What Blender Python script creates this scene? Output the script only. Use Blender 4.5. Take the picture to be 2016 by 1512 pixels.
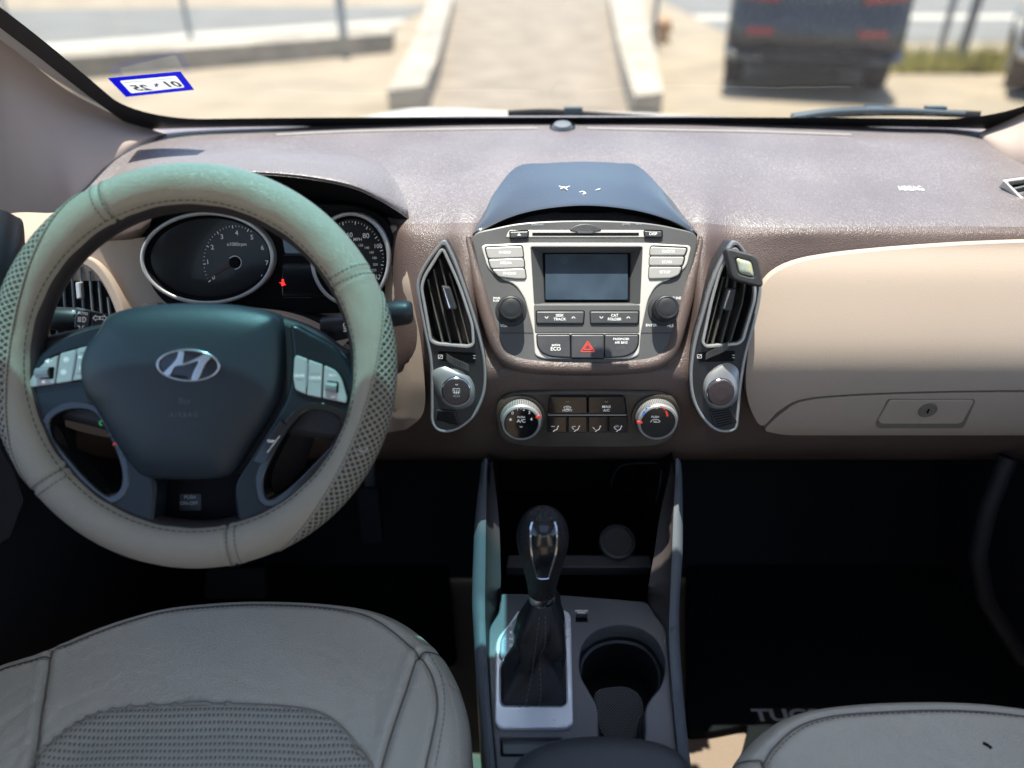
import bpy, bmesh, math, random
from mathutils import Vector, Matrix
from mathutils.geometry import tessellate_polygon
random.seed(7)
R = math.radians
scene = bpy.context.scene
for _o in list(bpy.data.objects):
    bpy.data.objects.remove(_o)
# ------------------------------------------------------------------ camera
F = 1456.0                      # focal length in pixels of the 2016 px wide photograph
PITCH = R(32)
CAM = Vector((0, 0, 1.42))
cd = bpy.data.cameras.new('camera'); cam = bpy.data.objects.new('camera', cd)
scene.collection.objects.link(cam); scene.camera = cam
cam.location = CAM; cam.rotation_euler = (R(90) - PITCH, 0, 0)
cd.sensor_width = 36; cd.lens = 26.0; cd.clip_start = 0.02; cd.clip_end = 900
cd.dof.use_dof = True; cd.dof.focus_distance = 0.85; cd.dof.aperture_fstop = 1.9
# ------------------------------------------------------------------ daylight
SUN_EL, SUN_AZ = 82, -12.0     # azimuth measured from straight ahead (+Y), negative = left
w = bpy.data.worlds.new('World'); scene.world = w; w.use_nodes = True
wn = w.node_tree.nodes; wl = w.node_tree.links
bgn = wn['Background']; sky = wn.new('ShaderNodeTexSky'); sky.sky_type = 'NISHITA'; sky.sun_disc = False
sky.sun_elevation = R(SUN_EL); sky.sun_rotation = R(SUN_AZ)
wl.new(sky.outputs[0], bgn.inputs[0]); bgn.inputs[1].default_value = 0.15
sl = bpy.data.lights.new('sun', 'SUN'); sun = bpy.data.objects.new('sun', sl); scene.collection.objects.link(sun)
sl.energy = 4.8; sl.angle = R(0.5); sl.color = (1, .955, .88)
_e, _a = R(SUN_EL), R(SUN_AZ)
SD = Vector((math.sin(_a) * math.cos(_e), math.cos(_a) * math.cos(_e), math.sin(_e)))
sun.rotation_euler = SD.to_track_quat('Z', 'Y').to_euler()
scene.view_settings.view_transform = 'Standard'; scene.view_settings.look = 'None'
scene.view_settings.exposure = 1.18; scene.view_settings.gamma = 1; scene.view_settings.use_curve_mapping = False
scene.cycles.max_bounces = 10; scene.cycles.diffuse_bounces = 5; scene.cycles.transparent_max_bounces = 12
scene.cycles.sample_clamp_indirect = 6
# ------------------------------------------------------------------ where a sight line meets a plane
CP, SP = math.cos(PITCH), math.sin(PITCH)
def ray(u, v):
    k = (756 - v) / F
    return Vector(((u - 1008) / F, CP + k * SP, -SP + k * CP))
def pd(u, v, d): return CAM + ray(u, v) * d
def py(u, v, Y):
    r = ray(u, v); return CAM + r * ((Y - CAM.y) / r.y)
def pz(u, v, Z):
    r = ray(u, v); return CAM + r * ((Z - CAM.z) / r.z)
class Fr:
    """a tilted flat mounting face: o origin, ex right, ey up, n towards the cabin"""
    def __init__(s, o, tilt, yaw=0.0):
        s.o = Vector(o); t = R(tilt); y = R(yaw)
        s.n = Vector((math.sin(y) * math.cos(t), -math.cos(y) * math.cos(t), math.sin(t)))
        s.ex = Vector((math.cos(y), math.sin(y), 0)); s.ey = s.n.cross(s.ex).normalized()
    def w(s, a, b, h=0.0): return s.o + s.ex * a + s.ey * b + s.n * h
    def px(s, u, v, h=0.0):
        r = ray(u, v); o = s.o + s.n * h
        p = CAM + r * ((o - CAM).dot(s.n) / r.dot(s.n)) - s.o
        return (p.dot(s.ex), p.dot(s.ey))
    def mpp(s, u, v):            # metres per photo pixel at that place
        a = s.px(u, v); b = s.px(u + 1, v)
        return math.hypot(a[0] - b[0], a[1] - b[1])
# ------------------------------------------------------------------ curves
def cr(pts, n=6, closed=True):
    out = []; m = len(pts)
    rng = range(m) if closed else range(m - 1)
    for i in rng:
        if closed: p = [pts[(i + j - 1) % m] for j in range(4)]
        else: p = [pts[max(0, min(m - 1, i + j - 1))] for j in range(4)]
        for k in range(n):
            t = k / n
            out.append(tuple(.5 * (2 * p[1][c] + (p[2][c] - p[0][c]) * t + (2 * p[0][c] - 5 * p[1][c] + 4 * p[2][c] - p[3][c]) * t * t
                       + (-p[0][c] + 3 * p[1][c] - 3 * p[2][c] + p[3][c]) * t ** 3) for c in range(len(p[0]))))
    if not closed: out.append(tuple(pts[-1]))
    return out
def rc(pts, r=4, n=5):
    """polygon with rounded corners (r in the same unit as pts, or a list)"""
    out = []; m = len(pts)
    for i in range(m):
        p0, p, p1 = Vector(pts[i - 1]), Vector(pts[i]), Vector(pts[(i + 1) % m])
        rr = r[i] if isinstance(r, (list, tuple)) else r
        d0, d1 = (p0 - p), (p1 - p)
        rr = min(rr, d0.length * .48, d1.length * .48)
        a = p + d0.normalized() * rr; b = p + d1.normalized() * rr
        for k in range(n + 1):
            t = k / n
            q = a * (1 - t) ** 2 + p * 2 * t * (1 - t) + b * t * t
            out.append((q.x, q.y))
    return out
def ell(cx, cy, rx, ry, n=48, rot=0, a0=0, a1=360):
    c, s_ = math.cos(R(rot)), math.sin(R(rot)); full = abs(a1 - a0) >= 360
    m = n if full else n + 1
    o = []
    for i in range(m):
        t = R(a0 + (a1 - a0) * i / n)
        x, y = rx * math.cos(t), -ry * math.sin(t)
        o.append((cx + x * c - y * s_, cy + x * s_ + y * c))
    return o
def area(p): return .5 * sum(p[i - 1][0] * p[i][1] - p[i][0] * p[i - 1][1] for i in range(len(p)))
def inset(p, d):
    m = len(p); out = []
    for i in range(m):
        a, b, c = Vector(p[i - 1]), Vector(p[i]), Vector(p[(i + 1) % m])
        e0, e1 = b - a, c - b
        if e0.length < 1e-9 or e1.length < 1e-9: out.append(tuple(b)); continue
        n0 = Vector((-e0.y, e0.x)).normalized(); n1 = Vector((-e1.y, e1.x)).normalized()
        m_ = n0 + n1
        if m_.length < 1e-6: out.append(tuple(b)); continue
        m_.normalize(); k = min(2.0, 1 / max(.3, m_.dot(n0)))
        q = b + m_ * d * k; out.append((q.x, q.y))
    return out
def lerp(a, b, t): return a + (b - a) * t
def interp(tab, x):
    if x <= tab[0][0]: return tab[0][1]
    for i in range(len(tab) - 1):
        if x <= tab[i + 1][0]:
            t = (x - tab[i][0]) / (tab[i + 1][0] - tab[i][0]); return lerp(tab[i][1], tab[i + 1][1], t)
    return tab[-1][1]
def smt(tab, n=8): return cr(tab, n, False)
# ------------------------------------------------------------------ mesh builder
_txt = {}
def text_mesh(s, bold=.012):
    key = (s, bold)
    if key not in _txt:
        cu = bpy.data.curves.new('t', 'FONT'); cu.body = s; cu.size = 1; cu.align_x = 'CENTER'; cu.align_y = 'CENTER'
        cu.resolution_u = 3; cu.offset = bold
        ob = bpy.data.objects.new('t', cu); scene.collection.objects.link(ob)
        bpy.context.view_layer.update()
        dg = bpy.context.evaluated_depsgraph_get(); me = bpy.data.meshes.new_from_object(ob.evaluated_get(dg))
        _txt[key] = ([tuple(v.co) for v in me.vertices], [tuple(f.vertices) for f in me.polygons])
        bpy.data.objects.remove(ob); bpy.data.curves.remove(cu); bpy.data.meshes.remove(me)
    return _txt[key]
class MB:
    def __init__(s): s.v = []; s.f = []; s.m = []; s.mats = []; s.uv = {}
    def mi(s, m):
        if m not in s.mats: s.mats.append(m)
        return s.mats.index(m)
    def add(s, vs, fs, m):
        o = len(s.v); k = s.mi(m); s.v += [Vector(p) for p in vs]
        s.f += [tuple(i + o for i in f) for f in fs]; s.m += [k] * len(fs); return o
    def grid(s, rows, m, cu=False, cv=False, uvf=None, flip=False):
        n = len(rows); k = len(rows[0]); fs = []
        for i in range(n if cv else n - 1):
            for j in range(k if cu else k - 1):
                a, b = i * k + j, i * k + (j + 1) % k
                c, d = ((i + 1) % n) * k + (j + 1) % k, ((i + 1) % n) * k + j
                fs.append((a, d, c, b) if flip else (a, b, c, d))
        o = s.add([p for r in rows for p in r], fs, m)
        if uvf:
            for i in range(n):
                for j in range(k): s.uv[o + i * k + j] = uvf(i, j)
        return o
    def poly(s, fr, loops, h, m, local=True):
        """flat face with holes; loops in local coordinates"""
        vs = [[Vector((p[0], p[1], 0)) for p in l] for l in loops]
        tris = tessellate_polygon(vs); flat = [p for l in loops for p in l]
        fs = []
        for t in tris:
            a, b, c = [Vector(flat[i]) for i in t]
            cr_ = (b - a).cross(c - a) if False else (b.x - a.x) * (c.y - a.y) - (b.y - a.y) * (c.x - a.x)
            if abs(cr_) < 1e-14: continue
            fs.append(tuple(t) if cr_ > 0 else (t[0], t[2], t[1]))
        s.add([fr.w(p[0], p[1], h) for p in flat], fs, m)
    def plate(s, fr, out, m, h1=.004, h0=-.004, b=.001, holes=(), steps=2, hb=None, loc=False, top=True, back=False):
        """extruded outline (photo pixels projected on the frame unless loc) with rounded front edges"""
        cv = (lambda l: [tuple(p) for p in l]) if loc else (lambda l: [fr.px(p[0], p[1], h1) for p in l])
        o = cv(out)
        if area(o) < 0: o.reverse()
        hs = []
        for h in holes:
            q = cv(h)
            if area(q) > 0: q.reverse()
            hs.append(q)
        caps = []; hb = b if hb is None else hb
        for l in [o] + hs:
            rings = [(l, h0)]
            for k in range(steps + 1):
                t = R(90) * k / steps if steps else 0
                ins = b * (1 - math.cos(t)); hh = h1 - hb + hb * math.sin(t)
                rings.append((inset(l, ins) if ins > 1e-7 else l, hh))
            if b <= 0: rings = [(l, h0), (l, h1)]
            s.grid([[fr.w(p[0], p[1], h) for p in r_] for r_, h in rings], m, cu=True)
            caps.append(rings[-1][0])
        if top: s.poly(fr, caps, h1, m)
        if back: s.poly(fr, [o] + hs, h0, m)
        return s
    def dome(s, fr, out, m, prof, loc=False, c=None, hfun=None, cap=True):
        """rings of an outline shrinking to its centre; prof = [(scale, height)] from the rim inwards"""
        o = [tuple(p) for p in out] if loc else [fr.px(p[0], p[1], prof[0][1]) for p in out]
        if area(o) < 0: o.reverse()
        if c is None: c = (sum(p[0] for p in o) / len(o), sum(p[1] for p in o) / len(o))
        rows = []
        for sc, h in prof:
            row = []
            for p in o:
                a, b = c[0] + (p[0] - c[0]) * sc, c[1] + (p[1] - c[1]) * sc
                row.append(fr.w(a, b, h + (hfun(a, b, sc) if hfun else 0)))
            rows.append(row)
        s.grid(rows, m, cu=True)
        if cap:
            k = len(o); n0 = len(s.v) - k
            ctr = fr.w(c[0], c[1], prof[-1][1] + (hfun(c[0], c[1], 0) if hfun else 0))
            s.v.append(ctr); ci = len(s.v) - 1; mi = s.mi(m)
            for i in range(k): s.f.append((n0 + i, n0 + (i + 1) % k, ci)); s.m.append(mi)
        return s
    def box(s, c, size, m, rot=None, b=0.0):
        x, y, z = [q / 2 for q in size]; vs = []
        for dz in (-z, z):
            for dx, dy in ((-x, -y), (x, -y), (x, y), (-x, y)):
                p = Vector((dx, dy, dz)); p = rot @ p if rot else p; vs.append(Vector(c) + p)
        s.add(vs, [(0, 3, 2, 1), (4, 5, 6, 7), (0, 1, 5, 4), (1, 2, 6, 5), (2, 3, 7, 6), (3, 0, 4, 7)], m); return s
    def tube(s, path, r, m, n=8, closed=False, cap=True, sq=1.0):
        path = [Vector(p) for p in path]; rows = []; N = len(path); prev = None
        for i, p in enumerate(path):
            if closed: t = path[(i + 1) % N] - path[i - 1]
            else: t = path[min(N - 1, i + 1)] - path[max(0, i - 1)]
            t.normalize()
            if prev is None:
                a = Vector((0, 0, 1)) if abs(t.z) < .9 else Vector((0, 1, 0)); x = t.cross(a).normalized()
            else: x = (prev - t * prev.dot(t)).normalized()
            prev = x; y = t.cross(x); rr = r[i] if isinstance(r, (list, tuple)) else r
            rows.append([p + (x * math.cos(q) + y * math.sin(q) * sq) * rr for q in [2 * math.pi * k / n for k in range(n)]])
        s.grid(rows, m, cu=True, cv=closed)
        if cap and not closed:
            for rw, pt, fl in ((rows[0], path[0], 0), (rows[-1], path[-1], 1)):
                fs = [(i, (i + 1) % n, n) if fl else ((i + 1) % n, i, n) for i in range(n)]
                s.add(rw + [pt], fs, m)
        return s
    def lathe(s, o, axis, prof, m, n=40, up=None, cap=True):
        axis = Vector(axis).normalized(); a = up or (Vector((1, 0, 0)) if abs(axis.x) < .9 else Vector((0, 1, 0)))
        x = (a - axis * a.dot(axis)).normalized(); y = axis.cross(x); o = Vector(o)
        rows = [[o + axis * h + (x * math.cos(t) + y * math.sin(t)) * r for t in [2 * math.pi * k / n for k in range(n)]] for r, h in prof]
        s.grid(rows, m, cu=True)
        if cap: s.add(rows[-1] + [o + axis * prof[-1][1]], [(i, (i + 1) % n, n) for i in range(n)], m)
        return s
    def ribbon(s, fr, pts, wd, m, h, loc=False, px=True):
        """flat stroke lying at height h along pixel points; wd in pixels (number or list)"""
        P = [Vector(fr.px(p[0], p[1], h)) if not loc else Vector(p) for p in pts]; N = len(P); L = []; Rr = []
        k = fr.mpp(*pts[0]) if not loc else 1
        for i in range(N):
            t = P[min(N - 1, i + 1)] - P[max(0, i - 1)]
            if t.length < 1e-9: t = Vector((1, 0))
            t.normalize(); n_ = Vector((-t.y, t.x)); q = (wd[i] if isinstance(wd, (list, tuple)) else wd) * k / 2
            L.append(fr.w(*(P[i] + n_ * q), h)); Rr.append(fr.w(*(P[i] - n_ * q), h))
        s.grid([Rr, L], m); return s
    def text(s, fr, t, u, v, cap, m, h=.0002, rot=0, sx=1.0, bold=.012, sk=0):
        vs, fs = text_mesh(t, bold); c = fr.px(u, v, h); k = cap * fr.mpp(u, v) / .70; cs, sn = math.cos(R(rot)), math.sin(R(rot))
        out = []
        for x, y, _ in vs:
            x, y = x * k * sx + y * k * sk, y * k
            out.append(fr.w(c[0] + x * cs - y * sn, c[1] + x * sn + y * cs, h))
        s.add(out, fs, m); return s
    def build(s, name, parent=None, label=None, cat=None, group=None, kind=None, loc=None, sharp=38, flat=False):
        me = bpy.data.meshes.new(name)
        if parent is not None:
            L = Vector((0, 0, 0)); q = parent
            while q: L = L + q.location; q = q.parent
        elif loc is not None: L = Vector(loc)
        else:
            xs = [p.x for p in s.v]; ys = [p.y for p in s.v]; zs = [p.z for p in s.v]
            L = Vector(((min(xs) + max(xs)) / 2, (min(ys) + max(ys)) / 2, min(zs)))
        me.from_pydata([tuple(p - L) for p in s.v], [], s.f)
        for m in s.mats: me.materials.append(m)
        me.polygons.foreach_set('material_index', s.m)
        if s.uv:
            ul = me.uv_layers.new(name='UVMap')
            for l in me.loops: ul.data[l.index].uv = s.uv.get(l.vertex_index, (0, 0))
        me.validate(); me.update()
        if not flat:
            me.polygons.foreach_set('use_smooth', [True] * len(me.polygons))
            me.set_sharp_from_angle(angle=R(sharp))
        o = bpy.data.objects.new(name, me); scene.collection.objects.link(o)
        if parent is not None: o.parent = parent
        else: o.location = L
        tag(o, label, cat, group, kind); return o
def tag(o, label=None, cat=None, group=None, kind=None):
    for k, v in (('label', label), ('category', cat), ('group', group), ('kind', kind)):
        if v: o[k] = v
    return o
def thing(name, label, cat, loc, group=None):
    o = bpy.data.objects.new(name, None); scene.collection.objects.link(o); o.location = loc; o.empty_display_size = .05
    return tag(o, label, cat, group)
# ------------------------------------------------------------------ materials
def mat(name, col, rough=.5, metal=0.0, bump=None, spec=.5, coat=0.0, var=None, dust=None, emit=None, sheen=0):
    """bump=(kind, scale, strength, depth); var=(scale, amount, colour2); dust=(scale, threshold, amount)"""
    m = bpy.data.materials.new(name); m.use_nodes = True; nt = m.node_tree; N = nt.nodes; L = nt.links
    b = N['Principled BSDF']; b.inputs['Base Color'].default_value = (*col, 1); b.inputs['Roughness'].default_value = rough
    b.inputs['Metallic'].default_value = metal; b.inputs['Specular IOR Level'].default_value = spec
    b.inputs['Coat Weight'].default_value = coat; b.inputs['Coat Roughness'].default_value = .08
    if sheen: b.inputs['Sheen Weight'].default_value = sheen; b.inputs['Sheen Roughness'].default_value = .4
    tc = N.new('ShaderNodeTexCoord'); out = tc.outputs['Object']; cur = None
    def mixc(fac, a, c):
        mx = N.new('ShaderNodeMix'); mx.data_type = 'RGBA'
        L.new(fac, mx.inputs[0])
        if isinstance(a, tuple): mx.inputs[6].default_value = (*a, 1)
        else: L.new(a, mx.inputs[6])
        mx.inputs[7].default_value = (*c, 1); return mx.outputs[2]
    if var:
        n = N.new('ShaderNodeTexNoise'); n.inputs['Scale'].default_value = var[0]; n.inputs['Detail'].default_value = 4; L.new(out, n.inputs['Vector'])
        mr = N.new('ShaderNodeMapRange'); mr.inputs[1].default_value = .35; mr.inputs[2].default_value = .68
        mr.inputs[3].default_value = 0; mr.inputs[4].default_value = var[1]; L.new(n.outputs[0], mr.inputs[0])
        cur = mixc(mr.outputs[0], col, var[2])
        mr2 = N.new('ShaderNodeMapRange'); mr2.inputs[1].default_value = .3; mr2.inputs[2].default_value = .7
        mr2.inputs[3].default_value = max(.02, rough - .06); mr2.inputs[4].default_value = min(1, rough + .08)
        L.new(n.outputs[0], mr2.inputs[0]); L.new(mr2.outputs[0], b.inputs['Roughness'])
    if dust:
        n = N.new('ShaderNodeTexNoise'); n.inputs['Scale'].default_value = dust[0]; n.inputs['Detail'].default_value = 2; L.new(out, n.inputs['Vector'])
        n2 = N.new('ShaderNodeTexNoise'); n2.inputs['Scale'].default_value = 9; n2.inputs['Detail'].default_value = 3; L.new(out, n2.inputs['Vector'])
        ad = N.new('ShaderNodeMath'); ad.operation = 'MULTIPLY_ADD'; L.new(n2.outputs[0], ad.inputs[0]); ad.inputs[1].default_value = .25; L.new(n.outputs[0], ad.inputs[2])
        mr = N.new('ShaderNodeMapRange'); mr.inputs[1].default_value = dust[1]; mr.inputs[2].default_value = dust[1] + .06
        mr.inputs[3].default_value = 0; mr.inputs[4].default_value = dust[2]; L.new(ad.outputs[0], mr.inputs[0])
        cur = mixc(mr.outputs[0], cur if cur is not None else col, (.55, .53, .5))
    if cur is not None: L.new(cur, b.inputs['Base Color'])
    if bump:
        kind, sc, st, dp = bump
        if kind == 'leather':
            t = N.new('ShaderNodeTexVoronoi'); t.feature = 'DISTANCE_TO_EDGE'; t.inputs['Scale'].default_value = sc
            nn = N.new('ShaderNodeTexNoise'); nn.inputs['Scale'].default_value = sc * .6; nn.inputs['Detail'].default_value = 2; L.new(out, nn.inputs['Vector'])
            vm = N.new('ShaderNodeVectorMath'); vm.operation = 'MULTIPLY_ADD'; L.new(nn.outputs[1], vm.inputs[0]); vm.inputs[1].default_value = (1.2 / sc,) * 3; L.new(out, vm.inputs[2])
            L.new(vm.outputs[0], t.inputs['Vector'])
            mr = N.new('ShaderNodeMapRange'); mr.inputs[1].default_value = 0; mr.inputs[2].default_value = .35; L.new(t.outputs['Distance'], mr.inputs[0]); h = mr.outputs[0]
        elif kind == 'noise':
            t = N.new('ShaderNodeTexNoise'); t.inputs['Scale'].default_value = sc; t.inputs['Detail'].default_value = 3; L.new(out, t.inputs['Vector']); h = t.outputs[0]
        elif kind == 'grain':       # squiggly moulded grain
            t = N.new('ShaderNodeTexNoise'); t.inputs['Scale'].default_value = sc; t.inputs['Detail'].default_value = 1; t.inputs['Distortion'].default_value = 1.2; L.new(out, t.inputs['Vector'])
            sn = N.new('ShaderNodeMath'); sn.operation = 'MULTIPLY'; sn.inputs[1].default_value = 22; L.new(t.outputs[0], sn.inputs[0])
            s2 = N.new('ShaderNodeMath'); s2.operation = 'SINE'; L.new(sn.outputs[0], s2.inputs[0]); h = s2.outputs[0]
        bp = N.new('ShaderNodeBump'); bp.inputs['Strength'].default_value = st; bp.inputs['Distance'].default_value = dp
        L.new(h, bp.inputs['Height']); L.new(bp.outputs[0], b.inputs['Normal'])
    if emit: b.inputs['Emission Color'].default_value = (*emit[0], 1); b.inputs['Emission Strength'].default_value = emit[1]
    return m
M = {}
M['pad'] = mat('dash_brown', (.128, .104, .104), .45, bump=('grain', 120, .28, .0005), var=(7, .35, (.18, .168, .175)), dust=(620, .70, .22), spec=.6)
M['brown'] = mat('dash_brown_grain', (.095, .064, .056), .42, bump=('leather', 480, .45, .0006), var=(9, .3, (.13, .092, .08)), spec=.6)
M['hoodpad'] = mat('hood_brown', (.095, .068, .064), .5, bump=('leather', 480, .4, .0006), dust=(520, .76, .15), spec=.7)
M['beige'] = mat('beige_vinyl', (.40, .315, .25), .62, bump=('noise', 700, .35, .0005), var=(5, .25, (.43, .345, .28)))
M['cloth'] = mat('pillar_cloth', (.40, .31, .26), .9, bump=('noise', 1400, .35, .0005), var=(5, .2, (.34, .27, .23)), sheen=.2)
M['black'] = mat('black_plastic', (.020, .021, .024), .42, spec=.35, bump=('noise', 900, .15, .0003), var=(18, .5, (.045, .046, .05)))
M['dark'] = mat('charcoal_plastic', (.035, .036, .04), .5, bump=('noise', 900, .2, .0003), var=(14, .5, (.06, .062, .068)))
M['console'] = mat('console_plastic', (.085, .095, .11), .36, bump=('noise', 1200, .12, .0003), var=(16, .6, (.13, .12, .11)))
M['rail'] = mat('console_rail', (.10, .115, .13), .5, bump=('leather', 900, .4, .0004))
M['void'] = mat('deep_black', (.005, .005, .006), .6, spec=.1)
M['gloss'] = mat('gloss_black', (.010, .011, .013), .16, coat=.4)
M['visor'] = mat('centre_visor', (.030, .034, .040), .24, var=(6, .5, (.045, .049, .056)), coat=.3)
M['silver'] = mat('satin_silver', (.50, .49, .48), .33, metal=.5, bump=('noise', 2500, .1, .0002), var=(12, .4, (.38, .37, .36)))
M['radiogrey'] = mat('radio_grey', (.10, .10, .10), .42, bump=('noise', 1500, .12, .0003), var=(16, .5, (.12, .12, .12)), metal=.1)
M['radiosilver'] = mat('radio_silver', (.64, .61, .56), .4, metal=.2, var=(14, .4, (.56, .53, .49)))
M['button'] = mat('silver_button', (.40, .39, .37), .38, metal=.1, var=(20, .3, (.35, .34, .33)))
M['dkbutton'] = mat('dark_button', (.055, .056, .06), .42, bump=('noise', 900, .15, .0003), var=(30, .5, (.085, .085, .09)))
M['chrome'] = mat('chrome', (.75, .76, .78), .12, metal=1)
M['white'] = mat('white_print', (.8, .8, .78), .5, emit=((1, 1, .97), .10))
M['dimprint'] = mat('grey_print', (.35, .36, .38), .5)
M['red'] = mat('red_print', (.75, .06, .04), .4, emit=((1, .08, .05), .15))
M['blue'] = mat('blue_print', (.05, .25, .75), .4, emit=((.05, .3, 1), .12))
M['green'] = mat('green_print', (.05, .6, .15), .4, emit=((.05, 1, .2), .1))
M['redlamp'] = mat('red_telltale', (.6, .02, .02), .4, emit=((1, .03, .03), .7))
M['screen'] = mat('screen', (.035, .055, .08), .22, bump=('noise', 60, .05, .0004), var=(22, .6, (.075, .11, .15)), coat=.3)
M['lens'] = mat('gauge_face', (.010, .009, .009), .3, spec=.25, coat=.12)
M['cover'] = mat('wheel_cover_leather', (.37, .315, .24), .40, bump=('leather', 520, .6, .0006), var=(30, .3, (.36, .31, .24)))
M['stitch'] = mat('stitch_thread', (.10, .095, .08), .7)
M['stitchlt'] = mat('light_thread', (.55, .52, .45), .7)
M['rimdark'] = mat('rim_dark', (.030, .022, .022), .5, spec=.4, bump=('leather', 700, .3, .0004))
M['airbag'] = mat('airbag_vinyl', (.020, .028, .036), .42, bump=('leather', 620, .25, .0003), spec=.4)
M['spoke'] = mat('spoke_satin', (.012, .016, .02), .26, spec=.28, bump=('noise', 2000, .05, .0002))
M['seat'] = mat('seat_leather', (.54, .50, .40), .28, bump=('leather', 360, .55, .0008), var=(5, .15, (.49, .455, .365)), spec=.65)
M['seatsm'] = mat('seat_vinyl_smooth', (.21, .195, .17), .45, bump=('leather', 700, .25, .0004), var=(8, .3, (.25, .235, .21)))
M['armrest'] = mat('armrest_vinyl', (.05, .052, .055), .42, bump=('leather', 600, .3, .0004))
M['boot'] = mat('boot_leather', (.013, .013, .015), .44, spec=.35, bump=('leather', 500, .4, .0005))
M['knob'] = mat('knob_leather', (.012, .012, .014), .38, spec=.35, bump=('leather', 330, .8, .0008))
M['carpet'] = mat('carpet_beige', (.22, .165, .12), .95, bump=('noise', 500, 1, .002), var=(60, .5, (.22, .16, .12)))
M['mat_'] = mat('floor_mat', (.008, .010, .011), .95, spec=.1, bump=('noise', 600, 1, .002))
M['darktrim'] = mat('dark_trim', (.010, .010, .012), .6, spec=.15, bump=('noise', 800, .2, .0003))
M['doortrim'] = mat('door_trim', (.018, .017, .020), .55, spec=.3, bump=('leather', 500, .4, .0006))
M['headliner'] = mat('headliner', (.42, .40, .37), .9)
M['rubber'] = mat('rubber', (.012, .012, .013), .7, spec=.2)
M['groove'] = mat('shadow_gap', (.17, .14, .11), .7)
M['needle'] = mat('gauge_needle', (.07, .015, .012), .5)
M['shroud'] = mat('column_shroud', (.022, .019, .021), .5, spec=.35, bump=('leather', 700, .3, .0004))
M['clim'] = mat('climate_fascia', (.05, .042, .036), .34, var=(30, .6, (.09, .075, .06)))
M['clim2'] = mat('dial_seat', (.10, .085, .07), .3, metal=.5)
M['slat2'] = mat('fine_black_mesh', (.03, .031, .033), .5, bump=('noise', 2500, .5, .0006))
M['gel'] = mat('gel_glass', (.35, .42, .40), .08, var=(120, 1, (.55, .50, .25)), coat=1)
M['emblem'] = mat('emblem_chrome', (.50, .52, .54), .22, metal=.9)
M['emb'] = mat('embossed_print', (.095, .11, .125), .6)
M['ventframe'] = mat('vent_frame', (.34, .34, .345), .36, metal=.5)
M['plumlt'] = mat('divider_plastic', (.25, .22, .26), .4)
M['seatstitch'] = mat('seat_thread', (.16, .15, .13), .7)
M['bootstitch'] = mat('boot_thread', (.10, .10, .11), .7)
M['cupwall'] = mat('cup_wall', (.018, .019, .021), .4)
M['tray'] = mat('tray_lid', (.10, .11, .12), .35, var=(20, .5, (.13, .14, .15)))
M['silverk'] = mat('shifter_silver', (.72, .75, .79), .3, metal=.3, var=(40, .3, (.62, .65, .69)))
M['gearplate'] = mat('gear_plate', (.25, .32, .37), .3, metal=.3)
M['seatseam'] = mat('seam_shadow', (.17, .155, .13), .6)
M['welt'] = mat('seat_welt', (.30, .28, .23), .35)
# ================================================================== helpers on node materials
def lattice(name, c_cord, c_hole, k1, k2, mode='diag', coord='UV', bump=.001):
    m = bpy.data.materials.new(name); m.use_nodes = True; nt = m.node_tree; N = nt.nodes; L = nt.links; b = N['Principled BSDF']
    tc = N.new('ShaderNodeTexCoord'); sp = N.new('ShaderNodeSeparateXYZ'); L.new(tc.outputs[coord], sp.inputs[0])
    def M_(op, a, c=None, **k):
        q = N.new('ShaderNodeMath'); q.operation = op
        for i, x in enumerate((a, c)):
            if x is None: continue
            if isinstance(x, (int, float)): q.inputs[i].default_value = x
            else: L.new(x, q.inputs[i])
        return q.outputs[0]
    X, Y = sp.outputs[0], sp.outputs[1]
    if mode == 'diag':
        p = M_('ABSOLUTE', M_('SINE', M_('ADD', M_('MULTIPLY', X, k1), M_('MULTIPLY', Y, k2))))
        q = M_('ABSOLUTE', M_('SINE', M_('SUBTRACT', M_('MULTIPLY', X, k1), M_('MULTIPLY', Y, k2))))
        h = M_('MINIMUM', p, q)          # 0 on cords, 1 in holes
        th = (.38, .58)
    else:                                # rows of little pits
        row = M_('FLOOR', M_('MULTIPLY', Y, k2))
        ph = M_('MULTIPLY', row, math.pi / 2)
        fy = M_('ABSOLUTE', M_('SINE', M_('MULTIPLY', Y, k2 * math.pi)))
        fx = M_('ABSOLUTE', M_('SINE', M_('ADD', M_('MULTIPLY', X, k1), ph)))
        h = M_('MULTIPLY', fy, fx); th = (.60, .92)
    mr = N.new('ShaderNodeMapRange'); mr.inputs[1].default_value, mr.inputs[2].default_value = th; L.new(h, mr.inputs[0])
    mx = N.new('ShaderNodeMix'); mx.data_type = 'RGBA'; L.new(mr.outputs[0], mx.inputs[0])
    mx.inputs[6].default_value = (*c_cord, 1); mx.inputs[7].default_value = (*c_hole, 1); L.new(mx.outputs[2], b.inputs['Base Color'])
    b.inputs['Roughness'].default_value = .55
    bp = N.new('ShaderNodeBump'); bp.inputs['Strength'].default_value = .9; bp.inputs['Distance'].default_value = bump; bp.invert = True
    L.new(h, bp.inputs['Height']); L.new(bp.outputs[0], b.inputs['Normal']); return m
M['mesh'] = lattice('woven_mesh', (.37, .32, .245), (.045, .04, .035), 420, 420, bump=.0015)
M['weave'] = lattice('seat_weave', (.42, .40, .33), (.13, .12, .10), 700, 150, 'rows', 'Object', .0012)
M['cupmat'] = lattice('cup_rubber', (.18, .19, .20), (.015, .015, .016), 900, 900, 'diag', 'Object', .001)
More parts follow.
